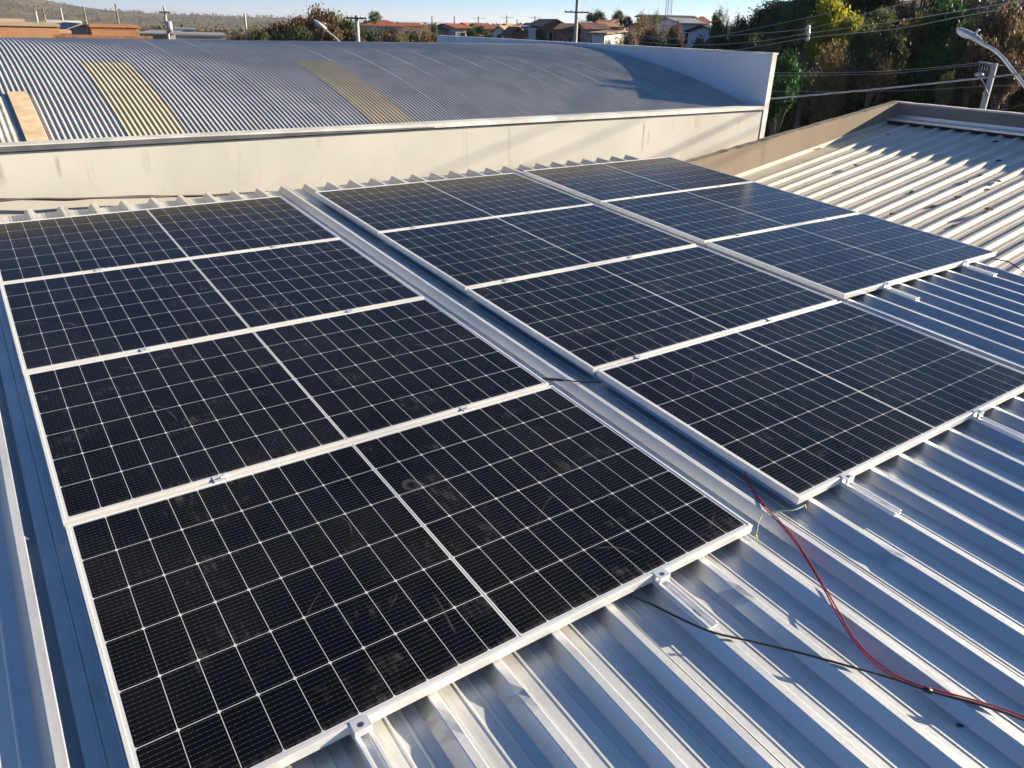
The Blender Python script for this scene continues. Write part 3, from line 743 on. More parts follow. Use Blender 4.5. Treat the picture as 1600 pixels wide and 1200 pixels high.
# big lamp on the right: pole stands off the right edge
rt = streetlamp([(1840, 420), (1760, 335), (1600, 133), (1560, 84), (1530, 66)], [17.5, 17.6, 18, 18.2, 18.3], 'grey street lamp with curved arm leaning in from the right edge', .034, (.56, .22, .11))
pz = terrain(22.4, -3.0)
mp = thing('utility_pole', 'concrete street pole just outside the right photo edge', 'pole', (22.4, -3.0, pz))
mb = MB(); mb.tube([(0, 0, -.3), (0, 0, 5.4-pz)], [.18, .13], 12); mb.build('shaft', MAT['conc'], mp, True)
for z in (5.0, 4.1):
    mb = MB(); mb.box(-.9, .9, -.05, .05, z-pz-.05, z-pz+.05); c_ = mb.build('crossarm', MAT['wood'], mp)
    for x in (-.8, -.3, .3, .8):
        mb = MB(); mb.tube([(x, 0, z-pz+.05), (x, 0, z-pz+.12), (x, 0, z-pz+.25)], [.03, .07, .03], 8); mb.build('insulator', MAT['lampg'], c_, True)
# second pole with a small lamp
rt, P, h = pole(1555, 99, 28, 'concrete pole with a wire bracket and small lamp behind the end parapet', r=.10)
d = Vector((P.x-CAM.x, P.y-CAM.y, 0)).normalized(); sx = Vector((d.y, -d.x, 0))
mb = MB(); a = at(1530, 97, 27.8)-P+Vector((0, 0, h)); mb.tube([(0, 0, h-.05), tuple((a+Vector((0, 0, h-.02)))/2), tuple(a)], .03, 6)
for q in range(5):
    c = Vector((0, 0, h-.12)).lerp(a, .15+.17*q); mb.tube([c+Vector((math.cos(t)*.10, 0, math.sin(t)*.13-.1)) for t in [i*2*math.pi/9 for i in range(10)]], .008, 4)
mb.build('wire_bracket', MAT['wire'], rt)
a0 = at(1544, 149, 27.9)-P+Vector((0, 0, h)); a1 = at(1530, 117, 27.7)-P+Vector((0, 0, h))
mb = MB(); mb.tube([tuple(a0), tuple((a0+a1)/2+Vector((0, 0, .04))), tuple(a1)], .022, 6); la = mb.build('lamp_arm', MAT['wire'], rt, True)
mb = MB(); mb.ell(a1, (.13, .13, .08), 10, 6); mb.build('lamp_head', MAT['lampg'], la, True)

def wire(A, B, sag, r, label, m='wire', N=40, twist=False, group=None):
    A, B = Vector(A), Vector(B); mb = MB()
    P = [A.lerp(B, i/N)-Vector((0, 0, sag*4*(i/N)*(1-i/N))) for i in range(N+1)]
    if twist:
        for ph in (0, 2.1, 4.2):
            Q = []
            for i in range(N*6+1):
                t = i/(N*6); p = A.lerp(B, t)-Vector((0, 0, sag*4*t*(1-t))); an = t*(B-A).length/1.1*2*math.pi+ph
                Q.append(p+Vector((0, math.cos(an)*r*.9, math.sin(an)*r*.9)))
            mb.tube(Q, r*.75, 5, False)
    else: mb.tube(P, r, 5, False)
    return tag(mb.build('power_line', MAT[m], smooth=True), label, 'wire', group)
def wire_px(pts, r, label, m='wire', group=None, n=10):
    P = [at(u, v, D) for (u, v, D) in pts]; mb = MB(); mb.tube(spline(P, n), r, 5, False)
    return tag(mb.build('power_line', MAT[m], smooth=True), label, 'wire', group)
G = 'power lines crossing the wooded bank'
wire_px([(2205, -170, 23), (1900, -105, 23.2), (1600, -28, 24), (1452, -4, 25), (1320, 30, 26), (1264, 44, 27), (1200, 51, 30), (1100, 58, 36), (1030, 58.5, 42), (960, 48, 50), (903, 30, 62)], .008, 'topmost power line crossing the trees on the right', group=G)
wire_px([(2205, -145, 23), (1900, -58, 23.2), (1600, 0, 24), (1500, 17, 24.6), (1400, 33, 25.3), (1264, 52, 27), (1180, 65, 31), (1100, 70, 36), (1030, 68, 42), (960, 58, 50), (903, 42, 62)], .008, 'middle power line crossing the trees on the right', group=G)
wire_px([(2205, -120, 23), (1900, -40, 23.2), (1600, 9, 24), (1500, 26, 24.6), (1400, 45, 25.3), (1264, 59, 27), (1170, 75, 31), (1130, 79, 33), (1060, 80, 40), (960, 70, 50), (903, 55, 62)], .009, 'lowest of the three power lines meeting at the spacer', group=G)
# spacer
p0, p1 = at(1263, 40, 26.9), at(1262, 63, 26.9); mb = MB(); mb.tube([p0, (p0+p1)/2+Vector((.08, 0, 0)), p1], .03, 8)
for f in (.1, .5, .9):
    mb.ell(p0.lerp(p1, f), (.06, .06, .07), 8, 5)
tag(mb.build('line_spacer', MAT['lampg'], smooth=True), 'pale spacer clipping three power lines together', 'spacer')
wire_px([(903, 28, 62), (960, 50, 56), (1010, 60, 52), (1060, 61, 50), (1110, 58, 47), (1300, 20, 40)], .012, 'power line dipping across the brown scrub in the middle', group='town power lines')
wire(at(1150, 158.5, 16), at(2150, 40, 19), .1, .011, 'pale twisted cable running just above the brown parapet corner', twist=True)
wire_px([(1150, 115, 31), (1205, 114, 30.5), (1330, 113, 29.8), (1430, 108, 29), (1530, 98, 28)], .007, 'upper thin line reaching the pole behind the parapet', group='thin lines across the dark bank')
wire_px([(1150, 116, 31), (1205, 118, 30.5), (1300, 117, 29.8), (1400, 114, 29), (1530, 101, 28)], .006, 'second thin line reaching the pole behind the parapet', group='thin lines across the dark bank')
wire_px([(1150, 141, 31), (1240, 143, 30.5), (1340, 143, 30), (1450, 140, 29), (1560, 134, 28.5), (1640, 138, 28)], .005, 'faint lower line on the dark bank', group='thin lines across the dark bank')
wire_px([(1558, 101, 28), (1580, 103, 27.6), (1600, 106, 27), (1700, 122, 25)], .007, 'thin line leaving the pole to the right photo edge', group='thin lines across the dark bank')
wire_px([(1500, 182, 30), (1570, 171, 28), (1600, 163, 26), (1680, 140, 24)], .005, 'thin line at the right edge low behind the parapet', group='thin lines across the dark bank')
# lines continuing past the street pole; their shadows fall on the cream wall
for i, (dz, dx) in enumerate(((5.25, -.7), (5.25, .7), (4.35, -.3), (4.25, .3))):
    wire((22.4+dx, -3.0, dz), (2+dx*.5, -34, dz+.3), .5, .012+.008*(i == 2), ('upper left', 'upper right', 'thicker lower', 'thin lower')[i]+' line leaving the street pole beyond the right photo edge', group='lines beyond the street pole', m='black' if i == 2 else 'wire')
# ---------------------------------------------------------------- houses
def house(u0, u1, v_eave, v_ridge, D, label, wall, roof, kind='gable', depth=7, turn=0, wins=2, name='house', vb=None, over=.35, cat='house'):
    uc = (u0+u1)/2; P = at(uc, v_eave, D); zb = terrain(P.x, P.y)
    if vb is not None: zb = min(zb, at(uc, vb, D).z)
    W = (u1-u0)*D/FPX*.93; az = math.atan2(P.y-CAM.y, P.x-CAM.x)
    h = P.z-zb; rh = max(0.05, at(uc, v_ridge, D+depth/2).z-P.z) if v_ridge is not None else 0
    root = bpy.data.objects.new(name, None); col.objects.link(root); root.location = (P.x, P.y, zb-.5); root.rotation_euler = (0, 0, az-math.pi/2+R(turn)); tag(root, label, cat)
    h += .5; x0, x1 = -W/2, W/2; y0, y1 = 0, depth
    mb = MB(); mb.box(x0, x1, y0, y1, 0, h)
    if kind == 'gable_front':
        mb.v += [(x0, y0, h), (x1, y0, h), (0, y0, h+rh), (x0, y1, h), (x1, y1, h), (0, y1, h+rh)]; n = len(mb.v)-6
        mb.f += [(n, n+1, n+2), (n+4, n+3, n+5)]; mb.mi += [0, 0]
    if kind == 'gable':
        mb.v += [(x0, y0, h), (x0, y1, h), (x0, (y0+y1)/2, h+rh), (x1, y0, h), (x1, y1, h), (x1, (y0+y1)/2, h+rh)]; n = len(mb.v)-6
        mb.f += [(n+1, n, n+2), (n+3, n+4, n+5)]; mb.mi += [0, 0]
    wl = mb.build('wall', MAT[wall], root)
    mb = MB(); o = over; t = .12; ym = (y0+y1)/2
    if kind == 'gable':
        for (ya, yb) in ((y0-o, ym), (y1+o, ym)):
            s = rh/((y1-y0)/2); za = h-o*s
            mb.quad((x0-o, ya, za+t), (x1+o, ya, za+t), (x1+o, yb, h+rh+t), (x0-o, yb, h+rh+t)); mb.quad((x0-o, ya, za), (x0-o, yb, h+rh), (x1+o, yb, h+rh), (x1+o, ya, za))
            mb.quad((x0-o, ya, za), (x1+o, ya, za), (x1+o, ya, za+t), (x0-o, ya, za+t))
            for x in (x0-o, x1+o): mb.quad((x, ya, za), (x, ya, za+t), (x, yb, h+rh+t), (x, yb, h+rh))
    elif kind == 'gable_front':
        for (xa, s_) in ((x0-o, 1), (x1+o, -1)):
            s = rh/((x1-x0)/2); za = h-o*s
            mb.quad((xa, y0-o, za+t), (0, y0-o, h+rh+t), (0, y1+o, h+rh+t), (xa, y1+o, za+t)); mb.quad((xa, y0-o, za), (xa, y1+o, za), (0, y1+o, h+rh), (0, y0-o, h+rh))
            mb.quad((xa, y0-o, za), (0, y0-o, h+rh), (0, y0-o, h+rh+t), (xa, y0-o, za+t)); mb.quad((xa, y0-o, za), (xa, y0-o, za+t), (xa, y1+o, za+t), (xa, y1+o, za))
    elif kind == 'hip':
        i_ = min((y1-y0)/2, (x1-x0)/2*.8); a = (x0-o, y0-o, h); b = (x1+o, y0-o, h); c = (x1+o, y1+o, h); d_ = (x0-o, y1+o, h); e = (x0+i_, ym, h+rh+.1); f = (x1-i_, ym, h+rh+.1)
        n = len(mb.v); mb.v += [a, b, c, d_, e, f]; mb.f += [(n, n+1, n+5, n+4), (n+2, n+3, n+4, n+5), (n+1, n+2, n+5), (n+3, n, n+4), (n+3, n+2, n+1, n)]; mb.mi += [0]*5
    elif kind == 'mono':
        mb.quad((x0-o, y0-o, h+t), (x1+o, y0-o, h+t), (x1+o, y1+o, h+rh+t), (x0-o, y1+o, h+rh+t)); mb.quad((x0-o, y0-o, h+.002), (x0-o, y1+o, h+rh), (x1+o, y1+o, h+rh), (x1+o, y0-o, h+.002))
        mb.quad((x0-o, y0-o, h), (x1+o, y0-o, h), (x1+o, y0-o, h+t), (x0-o, y0-o, h+t))
    else:
        mb.box(x0-.1, x1+.1, y0-.1, y1+.1, h+.001, h+.18)
    mb.build('roof', MAT[roof], root)
    for i in range(wins):
        x = x0+(i+.5)*W/wins; ww = min(1.1, W/wins*.4)/2; zz = h-1.9 if h > 2.6 else .6
        mb = MB(); mb.box(x-ww, x+ww, y0-.03, y0+.02, zz, zz+1.05); wi = mb.build('window', MAT['glass'], root)
        mb = MB(); mb.box(x-ww-.08, x+ww+.08, y0-.06, y0-.001, zz-.09, zz-.002); mb.build('sill', MAT['w_white'], wi)
        for s in (-1, 1): mb = MB(); mb.box(x+s*(ww+.03)-.03, x+s*(ww+.03)+.03, y0-.045, y0-.001, zz, zz+1.05); mb.build('frame', MAT['w_white'], wi)
    if wins and W > 4:
        mb = MB(); x = x0+W*.5; mb.box(x-.42, x+.42, y0-.035, y0+.01, .52, 2.5); mb.build('door', MAT['wood'], root)
    return root
H = house
H(-70, 66, 40, None, 66, 'long flat tan plastered house at the far left behind the arch', 'w_orange', 'w_tan', 'flat', 8, 0, 3)
H(-60, 20, 33, None, 74, 'second tan plastered block rising behind the long tan house at far left', 'w_orange', 'w_tan', 'flat', 6, 0, 1)
H(78, 120, 36, None, 84, 'unfinished grey block house with dark openings at left', 'w_grey', 'w_white', 'flat', 7, 0, 3)
H(112, 142, 46, 38, 78, 'white walled lean-to with a slanted roof beside the grey block house', 'w_white', 'r_grey', 'gable_front', 6, 12, 1)
H(68, 104, 52, None, 70, 'pinkish low house with two dark windows at left', 'w_mauve', 'w_tan', 'flat', 6, 0, 2)
H(138, 151, 45, None, 76, 'dark narrow opening block beside the orange brick wall', 'trimd', 'trimd', 'flat', 4, 0, 0)
H(150, 209, 43, None, 73, 'orange brick house shell with a bare flat top', 'brick', 'brick', 'flat', 7, 4, 1)
H(104, 222, 60, None, 60, 'low orange brick yard wall in front of the left houses', 'brick', 'brick', 'flat', .3, 0, 0, name='yard_wall', cat='wall')
H(222, 262, 54, 50, 92, 'dark open shed with a pale low roof', 'trimd', 'r_grey', 'mono', 9, -8, 0, name='shed', cat='shed')
H(262, 346, 56, None, 96, 'long low grey warehouse block', 'w_grey', 'w_grey', 'flat', 12, 0, 0, name='grey_warehouse', cat='building')
H(270, 303, 47, None, 110, 'grey raised block behind the long grey warehouse', 'w_grey', 'w_grey', 'flat', 8, 0, 1, name='grey_warehouse', cat='building')
H(572, 626, 40.5, 32, 150, 'long house with a bright red tile roof and white wall', 'w_white', 'r_red', 'hip', 9, 0, 4, over=.8)
H(628, 654, 41, 36.5, 160, 'small tan house with a red roof, right of the long red roofed house', 'w_tan', 'r_red', 'gable', 8, 0, 2)
H(655, 669, 43, 38.5, 165, 'tiny pale pink house left of the small round tree', 'w_tan', 'r_tan', 'gable_front', 7, 0, 1)
H(688, 710, 46, 40, 130, 'dark brown low house just right of the parapet start', 'w_mauve', 'r_brown', 'gable', 8, 0, 1)
H(711, 734, 44, 38.5, 128, 'grey gabled house with an orange red roof', 'w_grey', 'r_red', 'gable', 8, 25, 1)
H(758, 782, 46, 39.5, 140, 'house with a red brown roof behind the white gabled one', 'w_mauve', 'r_red', 'gable', 8, -10, 1)
H(771, 790, 48, 41, 112, 'white gable fronted house with a tan roof', 'w_white', 'r_tan', 'gable_front', 9, -20, 1)
H(790, 803, 50, 43, 116, 'little tan roofed annex right of the white gable', 'w_tan', 'r_tan', 'gable', 6, 0, 1)
H(801, 819, 52, 43, 104, 'small pinkish house with a clay roof in the middle of town', 'w_mauve', 'r_brown', 'gable_front', 6, 12, 1)
H(818, 853, 46, 41.5, 100, 'dark walled house with a pale flat roof', 'brick2', 'r_grey', 'mono', 8, 0, 3)
H(826, 837, 47, None, 97, 'small white block standing before the dark walled house', 'w_white', 'w_white', 'flat', 3, 0, 0)
H(853, 884, 39, 31.5, 98, 'two storey brown house with a tan peaked roof', 'brick2', 'r_tan', 'gable_front', 8, 15, 2)
H(870, 899, 47, 38, 88, 'brown roofed house in front of the two storey one, left of the tall pole', 'brick2', 'r_brown', 'gable', 7, -12, 2)
H(905, 921, 38, 34.5, 96, 'pale flat roofed box behind the tall concrete pole', 'w_white', 'r_grey', 'mono', 6, 0, 1)
H(918, 950, 47, 38, 84, 'mauve house with a dark red roof right of the tall pole', 'w_mauve', 'r_brown', 'gable', 8, 10, 2)
H(932, 950, 37, 32.5, 106, 'orange yellow roofed house behind the mauve one', 'w_tan', 'r_red', 'gable', 7, -10, 1)
H(956, 966, 31.5, None, 110, 'tiny white block beside the round dark trees', 'w_white', 'w_white', 'flat', 5, 0, 0)
H(951, 969, 43, 37, 90, 'cream roofed small house at the edge of the brown scrub', 'w_mauve', 'r_tan', 'gable', 7, 20, 1)
H(1003, 1078, 28, 23.5, 120, 'long white walled hall with a flat dark roof', 'w_grey', 'r_dark', 'mono', 14, 0, 6, over=.8, name='hall', cat='building')
H(1066, 1098, 37.5, 30, 88, 'white house with a tiled hip roof beside the long hall', 'w_white', 'r_grey', 'gable', 8, 22, 2)
H(1084, 1108, 35, 27, 98, 'red roofed house behind the white one at the foot of the trees', 'w_white', 'r_red', 'hip', 8, 0, 1)
H(1076, 1122, 49, 42, 66, 'dark shed with a pale blue gable end below the white house', 'w_blue', 'r_dark', 'gable_front', 9, -35, 1, name='shed', cat='shed')
H(1347, 1374, 7, -2, 62, 'house corner with dark roof edge at the top of the wooded bank', 'w_grey', 'r_dark', 'mono', 8, 20, 1)
rnd = random.Random(4)
cols = (('w_white', 'r_tan'), ('w_tan', 'r_red'), ('w_mauve', 'r_brown'), ('w_grey', 'r_red'), ('brick2', 'r_tan'), ('w_white', 'r_red'))
for i, (u, v, D) in enumerate(((695, 38, 210), (722, 37, 240), (742, 40, 190), (756, 38, 230), (788, 38.5, 205), (805, 39, 190), (822, 38, 210), (842, 38, 190), (862, 44, 120), (640, 40, 230), (612, 45, 120), (888, 43, 110), (935, 50, 70), (960, 45, 100), (990, 36, 120), (1050, 38, 100))):
    wd = rnd.uniform(12, 22)
    H(u-wd/2, u+wd/2, v+3, v-1.2, D, 'small town house with a tiled roof among the others beyond the parapet', cols[i % 6][0], cols[i % 6][1], ('gable', 'gable_front', 'hip')[i % 3], 7, rnd.uniform(-30, 30), 1)['group'] = 'small town houses beyond the parapet'
# lattice mast
mt = at(1049, -40, 230); zb = terrain(mt.x, mt.y)
ms = thing('antenna_mast', 'thin lattice antenna mast rising out of the top of the photo', 'mast', (mt.x, mt.y, zb)); hm_ = mt.z-zb
mb = MB()
for (a, b) in ((-.8, -.8), (.8, -.8), (0, .9)): mb.tube([(a, b, 0), (a*.7, b*.7, hm_)], .07, 5)
for i in range(24):
    z = hm_*i/24; z2 = hm_*(i+1)/24; mb.tube([(-.8, -.8, z), (.8, -.8, z2)], .035, 4); mb.tube([(.8, -.8, z), (0, .9, z2)], .035, 4); mb.tube([(0, .9, z), (-.8, -.8, z2)], .035, 4)
mb.build('lattice', MAT['wire'], ms)

# ---------------------------------------------------------------- trees
def crown_mesh(seed, mat, nclump=46, per=62, leaf=.05, squash=.8, spread=.17, hang=0.0):
    rnd = random.Random(seed); mb = MB(); C = []
    for i in range(nclump):
        while True:
            p = Vector((rnd.uniform(-1, 1), rnd.uniform(-1, 1), rnd.uniform(-1, 1)))
            if .35 < p.length < 1: break
        p = p * (.72+.30*noise.noise(p*1.6+Vector((seed, 0, 0)))); p.z *= squash; C.append(p)
    for c in C:
        sz = spread*rnd.uniform(.6, 1.35)
        for k in range(int(per*rnd.uniform(.6, 1.3))):
            q = c+Vector((rnd.gauss(0, sz), rnd.gauss(0, sz), rnd.gauss(0, sz*.7)-hang*rnd.random()))
            L = leaf*rnd.uniform(.6, 1.4); a = Vector((rnd.gauss(0, 1), rnd.gauss(0, 1), rnd.gauss(0, .8)-hang*2)).normalized()
            b = a.cross(Vector((rnd.gauss(0, 1), rnd.gauss(0, 1), rnd.gauss(0, 1)))).normalized()*L*.34
            mb.quad(q-a*L*.5, q+b, q+a*L*.5, q-b)
    return mb.mesh('crown', MAT[mat]), C
CR = {}
def crown(kind, mat, leafscale):
    key = (kind, mat, leafscale)
    if key not in CR:
        if kind < 3: CR[key] = crown_mesh(kind*7+3, mat, 64, 100, .06*leafscale, .85, .15)
        elif kind == 3: CR[key] = crown_mesh(31, mat, 55, 100, .055*leafscale, .95, .15, .2)
        elif kind == 4: CR[key] = crown_mesh(41, mat, 34, 60, .045*leafscale, .9, .2)      # thin
        elif kind == 5: CR[key] = crown_mesh(53, mat, 60, 110, .05*leafscale, .8, .13)     # dense
    return CR[key]
def tree(p, h, rx, kind, mat, label, group=None, ls=1.6, name='tree', rz=None, trunk=True, crh=None, cat='tree'):
    zb = terrain(p[0], p[1])-.1; root = thing(name, label, cat, (p[0], p[1], zb), group)
    me, C = crown(kind, mat, ls); ch_ = crh or h*.36; cz = h-ch_*.74
    rz = random.uniform(0, 6.28) if rz is None else rz
    c = link('crown', me, root); c.location = (0, 0, cz); c.scale = (rx, rx*.9, ch_); c.rotation_euler = (0, 0, rz)
    if trunk:
        mb = MB(); tr_ = max(.05, h*.022); b = random.uniform(-.2, .2)*h*.1
        top = Vector((b, 0, cz-ch_*.15)); mb.tube([(0, 0, 0), (b*.6, 0, cz*.5), tuple(top)], [tr_*1.3, tr_, tr_*.7], 7)
        Rm = Matrix.Rotation(rz, 3, 'Z')
        for i in range(7):
            q = Rm @ Vector(C[i*3 % len(C)]); q = Vector((q.x*rx, q.y*rx*.9, q.z*ch_+cz)); s = top*random.uniform(.65, 1)
            mb.tube([tuple(s), tuple((s+q)/2+Vector((0, 0, -.04*h))), tuple(q)], [tr_*.5, tr_*.32, tr_*.12], 5)
        mb.build('trunk', MAT['bark'], root, True)
    return root
def tree_px(u, vtop, D, rpx, kind, mat, label, group=None, ls=1.5, **kw):
    P = at(u, vtop, D); zb = terrain(P.x, P.y); h = max(1.2, P.z-zb); return tree((P.x, P.y), h, rpx*D/1250, kind, mat, label, group, ls, **kw)
random.seed(21)
# brown scrub left of the power pole
for i, (u, v, D, r, mt_) in enumerate(((402, 42, 66, 22, 'g_dark'), (425, 34, 72, 28, 'g_brown'), (450, 25, 74, 32, 'g_brown'), (476, 17, 72, 34, 'g_brown'), (500, 10, 70, 32, 'g_brown'), (522, 13, 68, 26, 'g_olive'),
                                       (540, 20, 66, 20, 'g_mid'), (468, 36, 62, 34, 'g_dark'), (510, 34, 60, 32, 'g_brown'), (438, 42, 60, 30, 'g_dark'), (552, 38, 58, 20, 'g_brown'))):
    tree_px(u, v, D, r, (0, 1, 2, 5)[i % 4], mt_, 'dry brown or dark scrub tree in the thicket left of the concrete power pole', 'scrub trees left of the power pole', ls=1.7, crh=(2.8 if v < 30 else 2.2))
tree_px(585, 14, 120, 12, 5, 'g_mid', 'round grey green tree behind the long red roofed house', ls=1.2, crh=1.35)
tree_px(678, 34, 110, 7.5, 5, 'g_mid', 'small round tree left of the parapet start', crh=1.0)
for i, (u, v, D) in enumerate(((585, 50, 56), (605, 47, 60), (625, 49, 58), (645, 50, 60), (665, 49, 62), (680, 50, 64), (570, 48, 60), (655, 54, 52))):
    tree_px(u, v-4, D, 17, i % 3, ('g_dark', 'g_brown', 'g_olive')[i % 3], 'dark bush in the row below the long red roofed house', 'bushes below the red roofed house', name='bush', cat='bush', crh=1.9, ls=1.7)
for i, (u, v, D, r) in enumerate(((738, 43, 108, 8), (750, 37, 118, 10), (762, 45, 104, 6), (733, 41, 126, 6))):
    tree_px(u, v, D, r, 5, 'g_deep' if i < 2 else 'g_mid', ('darker left', 'tallest', 'smallest right', 'farthest')[i]+' green tree among the town houses left of the white gable', 'green trees among the town houses', crh=1.1)
tree_px(925, 16, 125, 13, 5, 'g_dark', 'dark round tree left of the pair above the town', crh=2.1)
tree_px(937, 12.5, 124, 13, 5, 'g_dark', 'taller dark round tree in the middle of the group above the town', crh=2.3)
tree_px(966, 12.5, 128, 15, 5, 'g_dark', 'broad dark tree right of the gap above the town', crh=2.2)
tree_px(981, 22, 128, 9, 5, 'g_dark', 'small dark tree joined to the right side of the broad dark tree', crh=1.4)
for i, (u, v, D, r, k, mt_) in enumerate(((1003, 14, 84, 10, 4, 'g_olive'), (1027, 12, 86, 8, 4, 'g_mid'), (1010, 22, 80, 14, 4, 'g_olive'), (975, 36, 76, 16, 1, 'g_brown'), (995, 33, 74, 18, 4, 'g_brown'), (1018, 34, 72, 18, 1, 'g_brown'),
                                          (1040, 32, 72, 17, 4, 'g_olive'), (1058, 36, 70, 16, 0, 'g_brown'), (985, 46, 66, 16, 0, 'g_brown'), (1030, 46, 64, 18, 2, 'g_dark'), (1055, 50, 60, 16, 1, 'g_olive'), (1070, 58, 52, 12, 4, 'g_brown'), (965, 50, 64, 12, 4, 'g_dark'))):
    tree_px(u, v, D, r, k, mt_, 'dry reddish brown tree or shrub in the thicket between the town and the white house', 'dry trees in the middle thicket', crh=2.2 if i > 2 else 1.6, ls=1.7)
# right: trees climbing the bank
T = tree_px
T(1124, 12, 62, 13, 0, 'g_mid', 'pale sunlit slender tree at the left end of the wooded bank', crh=2.3)
T(1137, 10, 64, 7, 4, 'g_mid', 'thin twin topped tree beside the pale slender one', crh=1.5)
T(1158, 17, 60, 17, 5, 'g_dark', 'dark round topped tree left of the tall oak like trees', crh=2.1)
T(1185, 14, 54, 22, 1, 'g_dark', 'dark spreading tree above the warehouse parapet', crh=2.8)
T(1215, 3, 50, 26, 0, 'g_dark', 'tall dark tree left of the lime green one', crh=2.8)
T(1245, -6, 48, 30, 2, 'g_mid', 'large green tree with open crown and sky showing through', crh=2.5)
T(1300, -10, 44, 30, 0, 'g_lime', 'bright lime green sunlit tree at the top of the bank', crh=2.0, ls=1.8)
T(1334, 12, 43, 20, 1, 'g_lime', 'lower lime green crown hanging right of the brightest tree', crh=1.3, ls=1.8)
T(1310, 52, 36, 34, 3, 'g_olive', 'olive drooping tree in front of the bank', crh=2.1, ls=1.2)
T(1232, 72, 33, 30, 5, 'g_deep', 'deep green glossy tree just right of the warehouse parapet', crh=2.0, ls=1.8)
T(1225, 112, 31, 20, 5, 'g_deep', 'deep green lower tree beneath the glossy one', crh=1.2, ls=1.8)
T(1180, 45, 44, 22, 1, 'g_dark', 'dark tree immediately behind the parapet corner', crh=1.8)
T(1140, 45, 50, 20, 0, 'g_dark', 'dark tree behind the parapet, left of the corner', crh=2.2)
T(1205, 50, 42, 18, 4, 'g_brown', 'dry brown shrub behind the parapet corner', crh=1.2)
T(1385, 6, 45, 22, 3, 'g_mid', 'yellowish palm like shrub right of the house corner', crh=1.4)
T(1362, 22, 42, 22, 1, 'g_mid', 'mid green bush below the house corner on the bank', crh=1.6)
T(1415, -4, 47, 24, 0, 'g_brown', 'reddish dry tree at the top edge of the photo', crh=1.9)
T(1448, 4, 45, 26, 2, 'g_dark', 'dark green tree on the bank left of the large green one', crh=2.2)
T(1490, -8, 43, 34, 0, 'g_deep', 'large green tree at the top of the bank above the street lamp', crh=2.8, ls=1.6)
T(1520, 20, 40, 22, 2, 'g_mid', 'light green bush above the street lamp head', crh=1.6, ls=1.6)
T(1465, 60, 38, 26, 5, 'g_deep', 'deep green ivy like mass left of the street lamp', crh=2.0, ls=1.8)
T(1485, 105, 35, 12, 1, 'g_mid', 'small bright bush below the street lamp', crh=.9)
T(1552, -14, 40, 16, 4, 'g_dark', 'tall thick trunked tree at the right top edge', crh=2.0)
T(1582, -4, 40, 32, 0, 'g_brown', 'brown leaved tree at the right top corner', crh=2.6)
T(1610, 30, 38, 26, 1, 'g_olive', 'olive tree at the right photo edge', crh=2.0)
T(1400, 40, 40, 26, 2, 'g_dark', 'dark tree in the middle of the bank under the power lines', crh=1.9)
T(1260, 100, 34, 14, 4, 'g_mid', 'sparse light green shrub beside the deep green tree', crh=1.0)
T(1100, 48, 48, 20, 1, 'g_brown', 'dry brown shrub at the foot of the white house by the parapet', crh=1.4)
T(1165, 34, 48, 24, 2, 'g_dark', 'round dark tree filling the bank left of the spacer', crh=1.9)
T(1430, 24, 43, 26, 0, 'g_olive', 'olive rounded tree just under the lines left of the lamp', crh=1.8)
T(1470, 2, 48, 26, 1, 'g_mid', 'mid green rounded tree at the top edge left of the lamp', crh=2.0)
T(1540, 45, 38, 26, 2, 'g_brown', 'reddish brown rounded shrub behind the lamp arm', crh=1.7)
T(1585, 70, 36, 26, 1, 'g_brown', 'dry brown shrub at the right edge above the lamp arm', crh=1.4)
T(1375, 75, 36, 24, 1, 'g_brown', 'dry brown shrub in the middle of the shaded bank', crh=1.2)
random.seed(5)
for i in range(60):
    az = random.uniform(17, 40); D = random.uniform(33, 42); x = CAM.x+D*math.cos(R(az)); y = CAM.y+D*math.sin(R(az))
    h = random.uniform(1.2, 3.2)
    tree((x, y), h, random.uniform(.8, 1.8), random.choice((0, 1, 2, 4, 4)), random.choice(('g_dark', 'g_dark', 'g_brown', 'g_olive', 'g_deep', 'g_dark')), 'low dark bush or dry shrub growing on the shaded bank', 'bushes on the shaded bank', name='bush', cat='bush', crh=h*.5)
random.seed(6)
for i in range(54):
    az = random.uniform(14, 41); D = random.uniform(54, 68); x = CAM.x+D*math.cos(R(az)); y = CAM.y+D*math.sin(R(az))
    h = random.uniform(2.0, 3.2) if az > 31 else random.uniform(2.6, 4.2)
    tree((x, y), h, random.uniform(1.6, 2.4), random.choice((0, 1, 2)), random.choice(('g_dark', 'g_mid', 'g_brown', 'g_dark')), 'leafy tree in the belt along the top of the bank', 'trees along the top of the bank')
# undergrowth on the bank: dry stems and leaves, uncountable
mb = MB(); rnd = random.Random(9)
for i in range(15000):
    az = rnd.uniform(14, 41); D = rnd.uniform(29, 52); x = CAM.x+D*math.cos(R(az)); y = CAM.y+D*math.sin(R(az))
    if noise.noise(Vector((x*.3, y*.3, 0))) < -.12: continue
    z = terrain(x, y)+rnd.uniform(0, .75)*rnd.random(); L = rnd.uniform(.10, .34)
    a = Vector((rnd.gauss(0, 1), rnd.gauss(0, 1), rnd.gauss(.7, 1))).normalized(); b = a.cross(Vector((rnd.gauss(0, 1), rnd.gauss(0, 1), rnd.gauss(0, 1)))).normalized()*L*.22
    mb.cm = 0 if rnd.random() < .45 else (1 if rnd.random() < .7 else 2); q = Vector((x, y, z)); mb.quad(q-a*L*.5, q+b, q+a*L*.5, q-b)
ug = mb.build('undergrowth', [MAT['g_dark'], MAT['g_brown'], MAT['g_olive']]); tag(ug, 'dry stems and leafy undergrowth covering the shaded bank', 'undergrowth', kind='stuff')
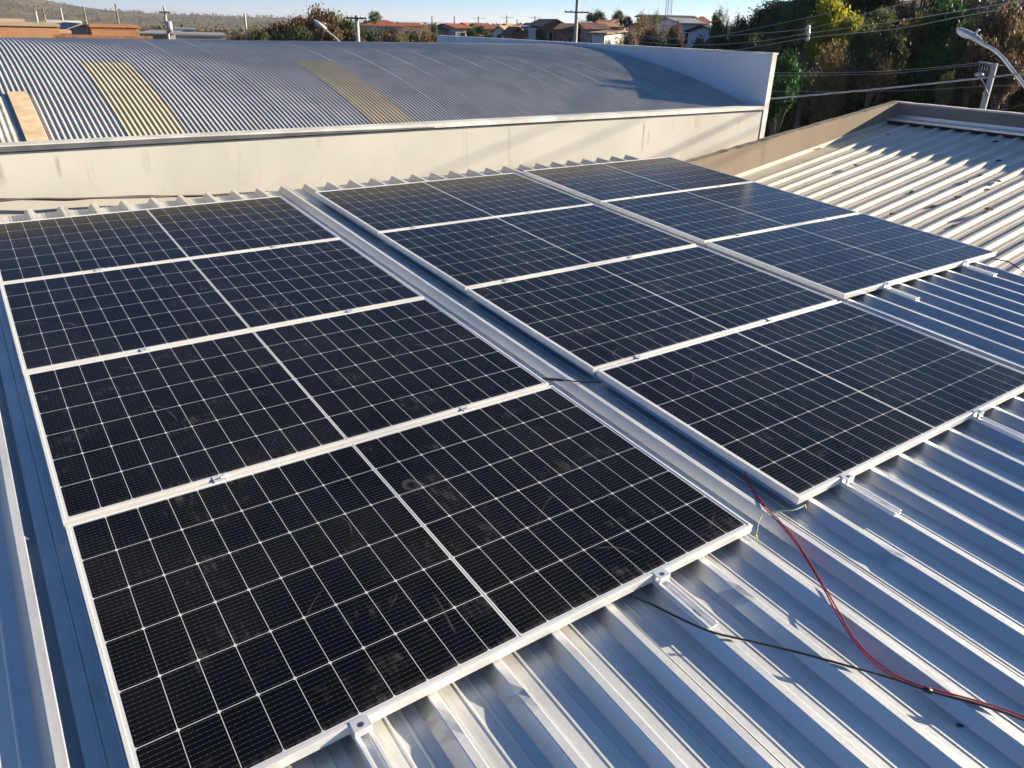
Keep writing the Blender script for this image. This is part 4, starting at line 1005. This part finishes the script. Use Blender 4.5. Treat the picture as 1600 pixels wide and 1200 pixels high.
# far woodland on the hills and valley: one mass
mb = MB(); rnd = random.Random(77)
for i in range(7000):
    az = rnd.uniform(50, 92); D = 420*(2900/420)**rnd.random(); x = CAM.x+D*math.cos(R(az)); y = CAM.y+D*math.sin(R(az))
    dn = noise.noise(Vector((x*.006, y*.006, 0)))+.5*noise.noise(Vector((x*.002, y*.002, 8)))
    if dn < -.02 + .25*(rnd.random()-.5): continue
    z = terrain(x, y); sz = rnd.uniform(1.3, 3.2)*(1+D/2200); mb.cm = rnd.choice((0, 0, 0, 1, 2))
    for k in range(9):
        q = Vector((x+rnd.gauss(0, sz*.55), y+rnd.gauss(0, sz*.55), z+abs(rnd.gauss(.5, .35))*sz)); a = Vector((rnd.gauss(0, 1), rnd.gauss(0, 1), rnd.gauss(0, 1))).normalized()*sz*.36
        b = a.cross(Vector((rnd.gauss(0, 1), rnd.gauss(0, 1), rnd.gauss(0, 1)))).normalized()*sz*.28; mb.quad(q-a, q+b, q+a, q-b)
tag(mb.build('woodland', [MAT['g_dark'], MAT['g_olive'], MAT['g_brown']]), 'dark scattered woodland covering the distant hills and valley', 'woodland', kind='stuff')
# scattered shrubs on the fields left
random.seed(12)
for i in range(26):
    az = random.uniform(70, 86); D = random.uniform(110, 330); x = CAM.x+D*math.cos(R(az)); y = CAM.y+D*math.sin(R(az)); h = random.uniform(2.5, 5)
    tree((x, y), h, random.uniform(1.8, 4), random.choice((0, 1, 2)), random.choice(('g_dark', 'g_olive', 'g_brown')), 'scrubby tree dotted over the dry fields behind the left houses', 'field trees behind the left houses', ls=1.4, crh=h*.5)

# ---------------------------------------------------------------- haze
mb = MB(); mb.box(-25500, 25500, -25500, 25500, -75, 190)
hz = NT('haze_air'); hz.t.nodes.remove(hz.b)
pv = hz.n('ShaderNodeVolumePrincipled'); pv.inputs['Color'].default_value = (.80, .87, 1.0, 1); pv.inputs['Density'].default_value = 1.0e-4; pv.inputs['Anisotropy'].default_value = .3
hz.t.links.new(pv.outputs[0], hz.out.inputs['Volume'])
tag(mb.build('haze', hz.m), kind='stuff')
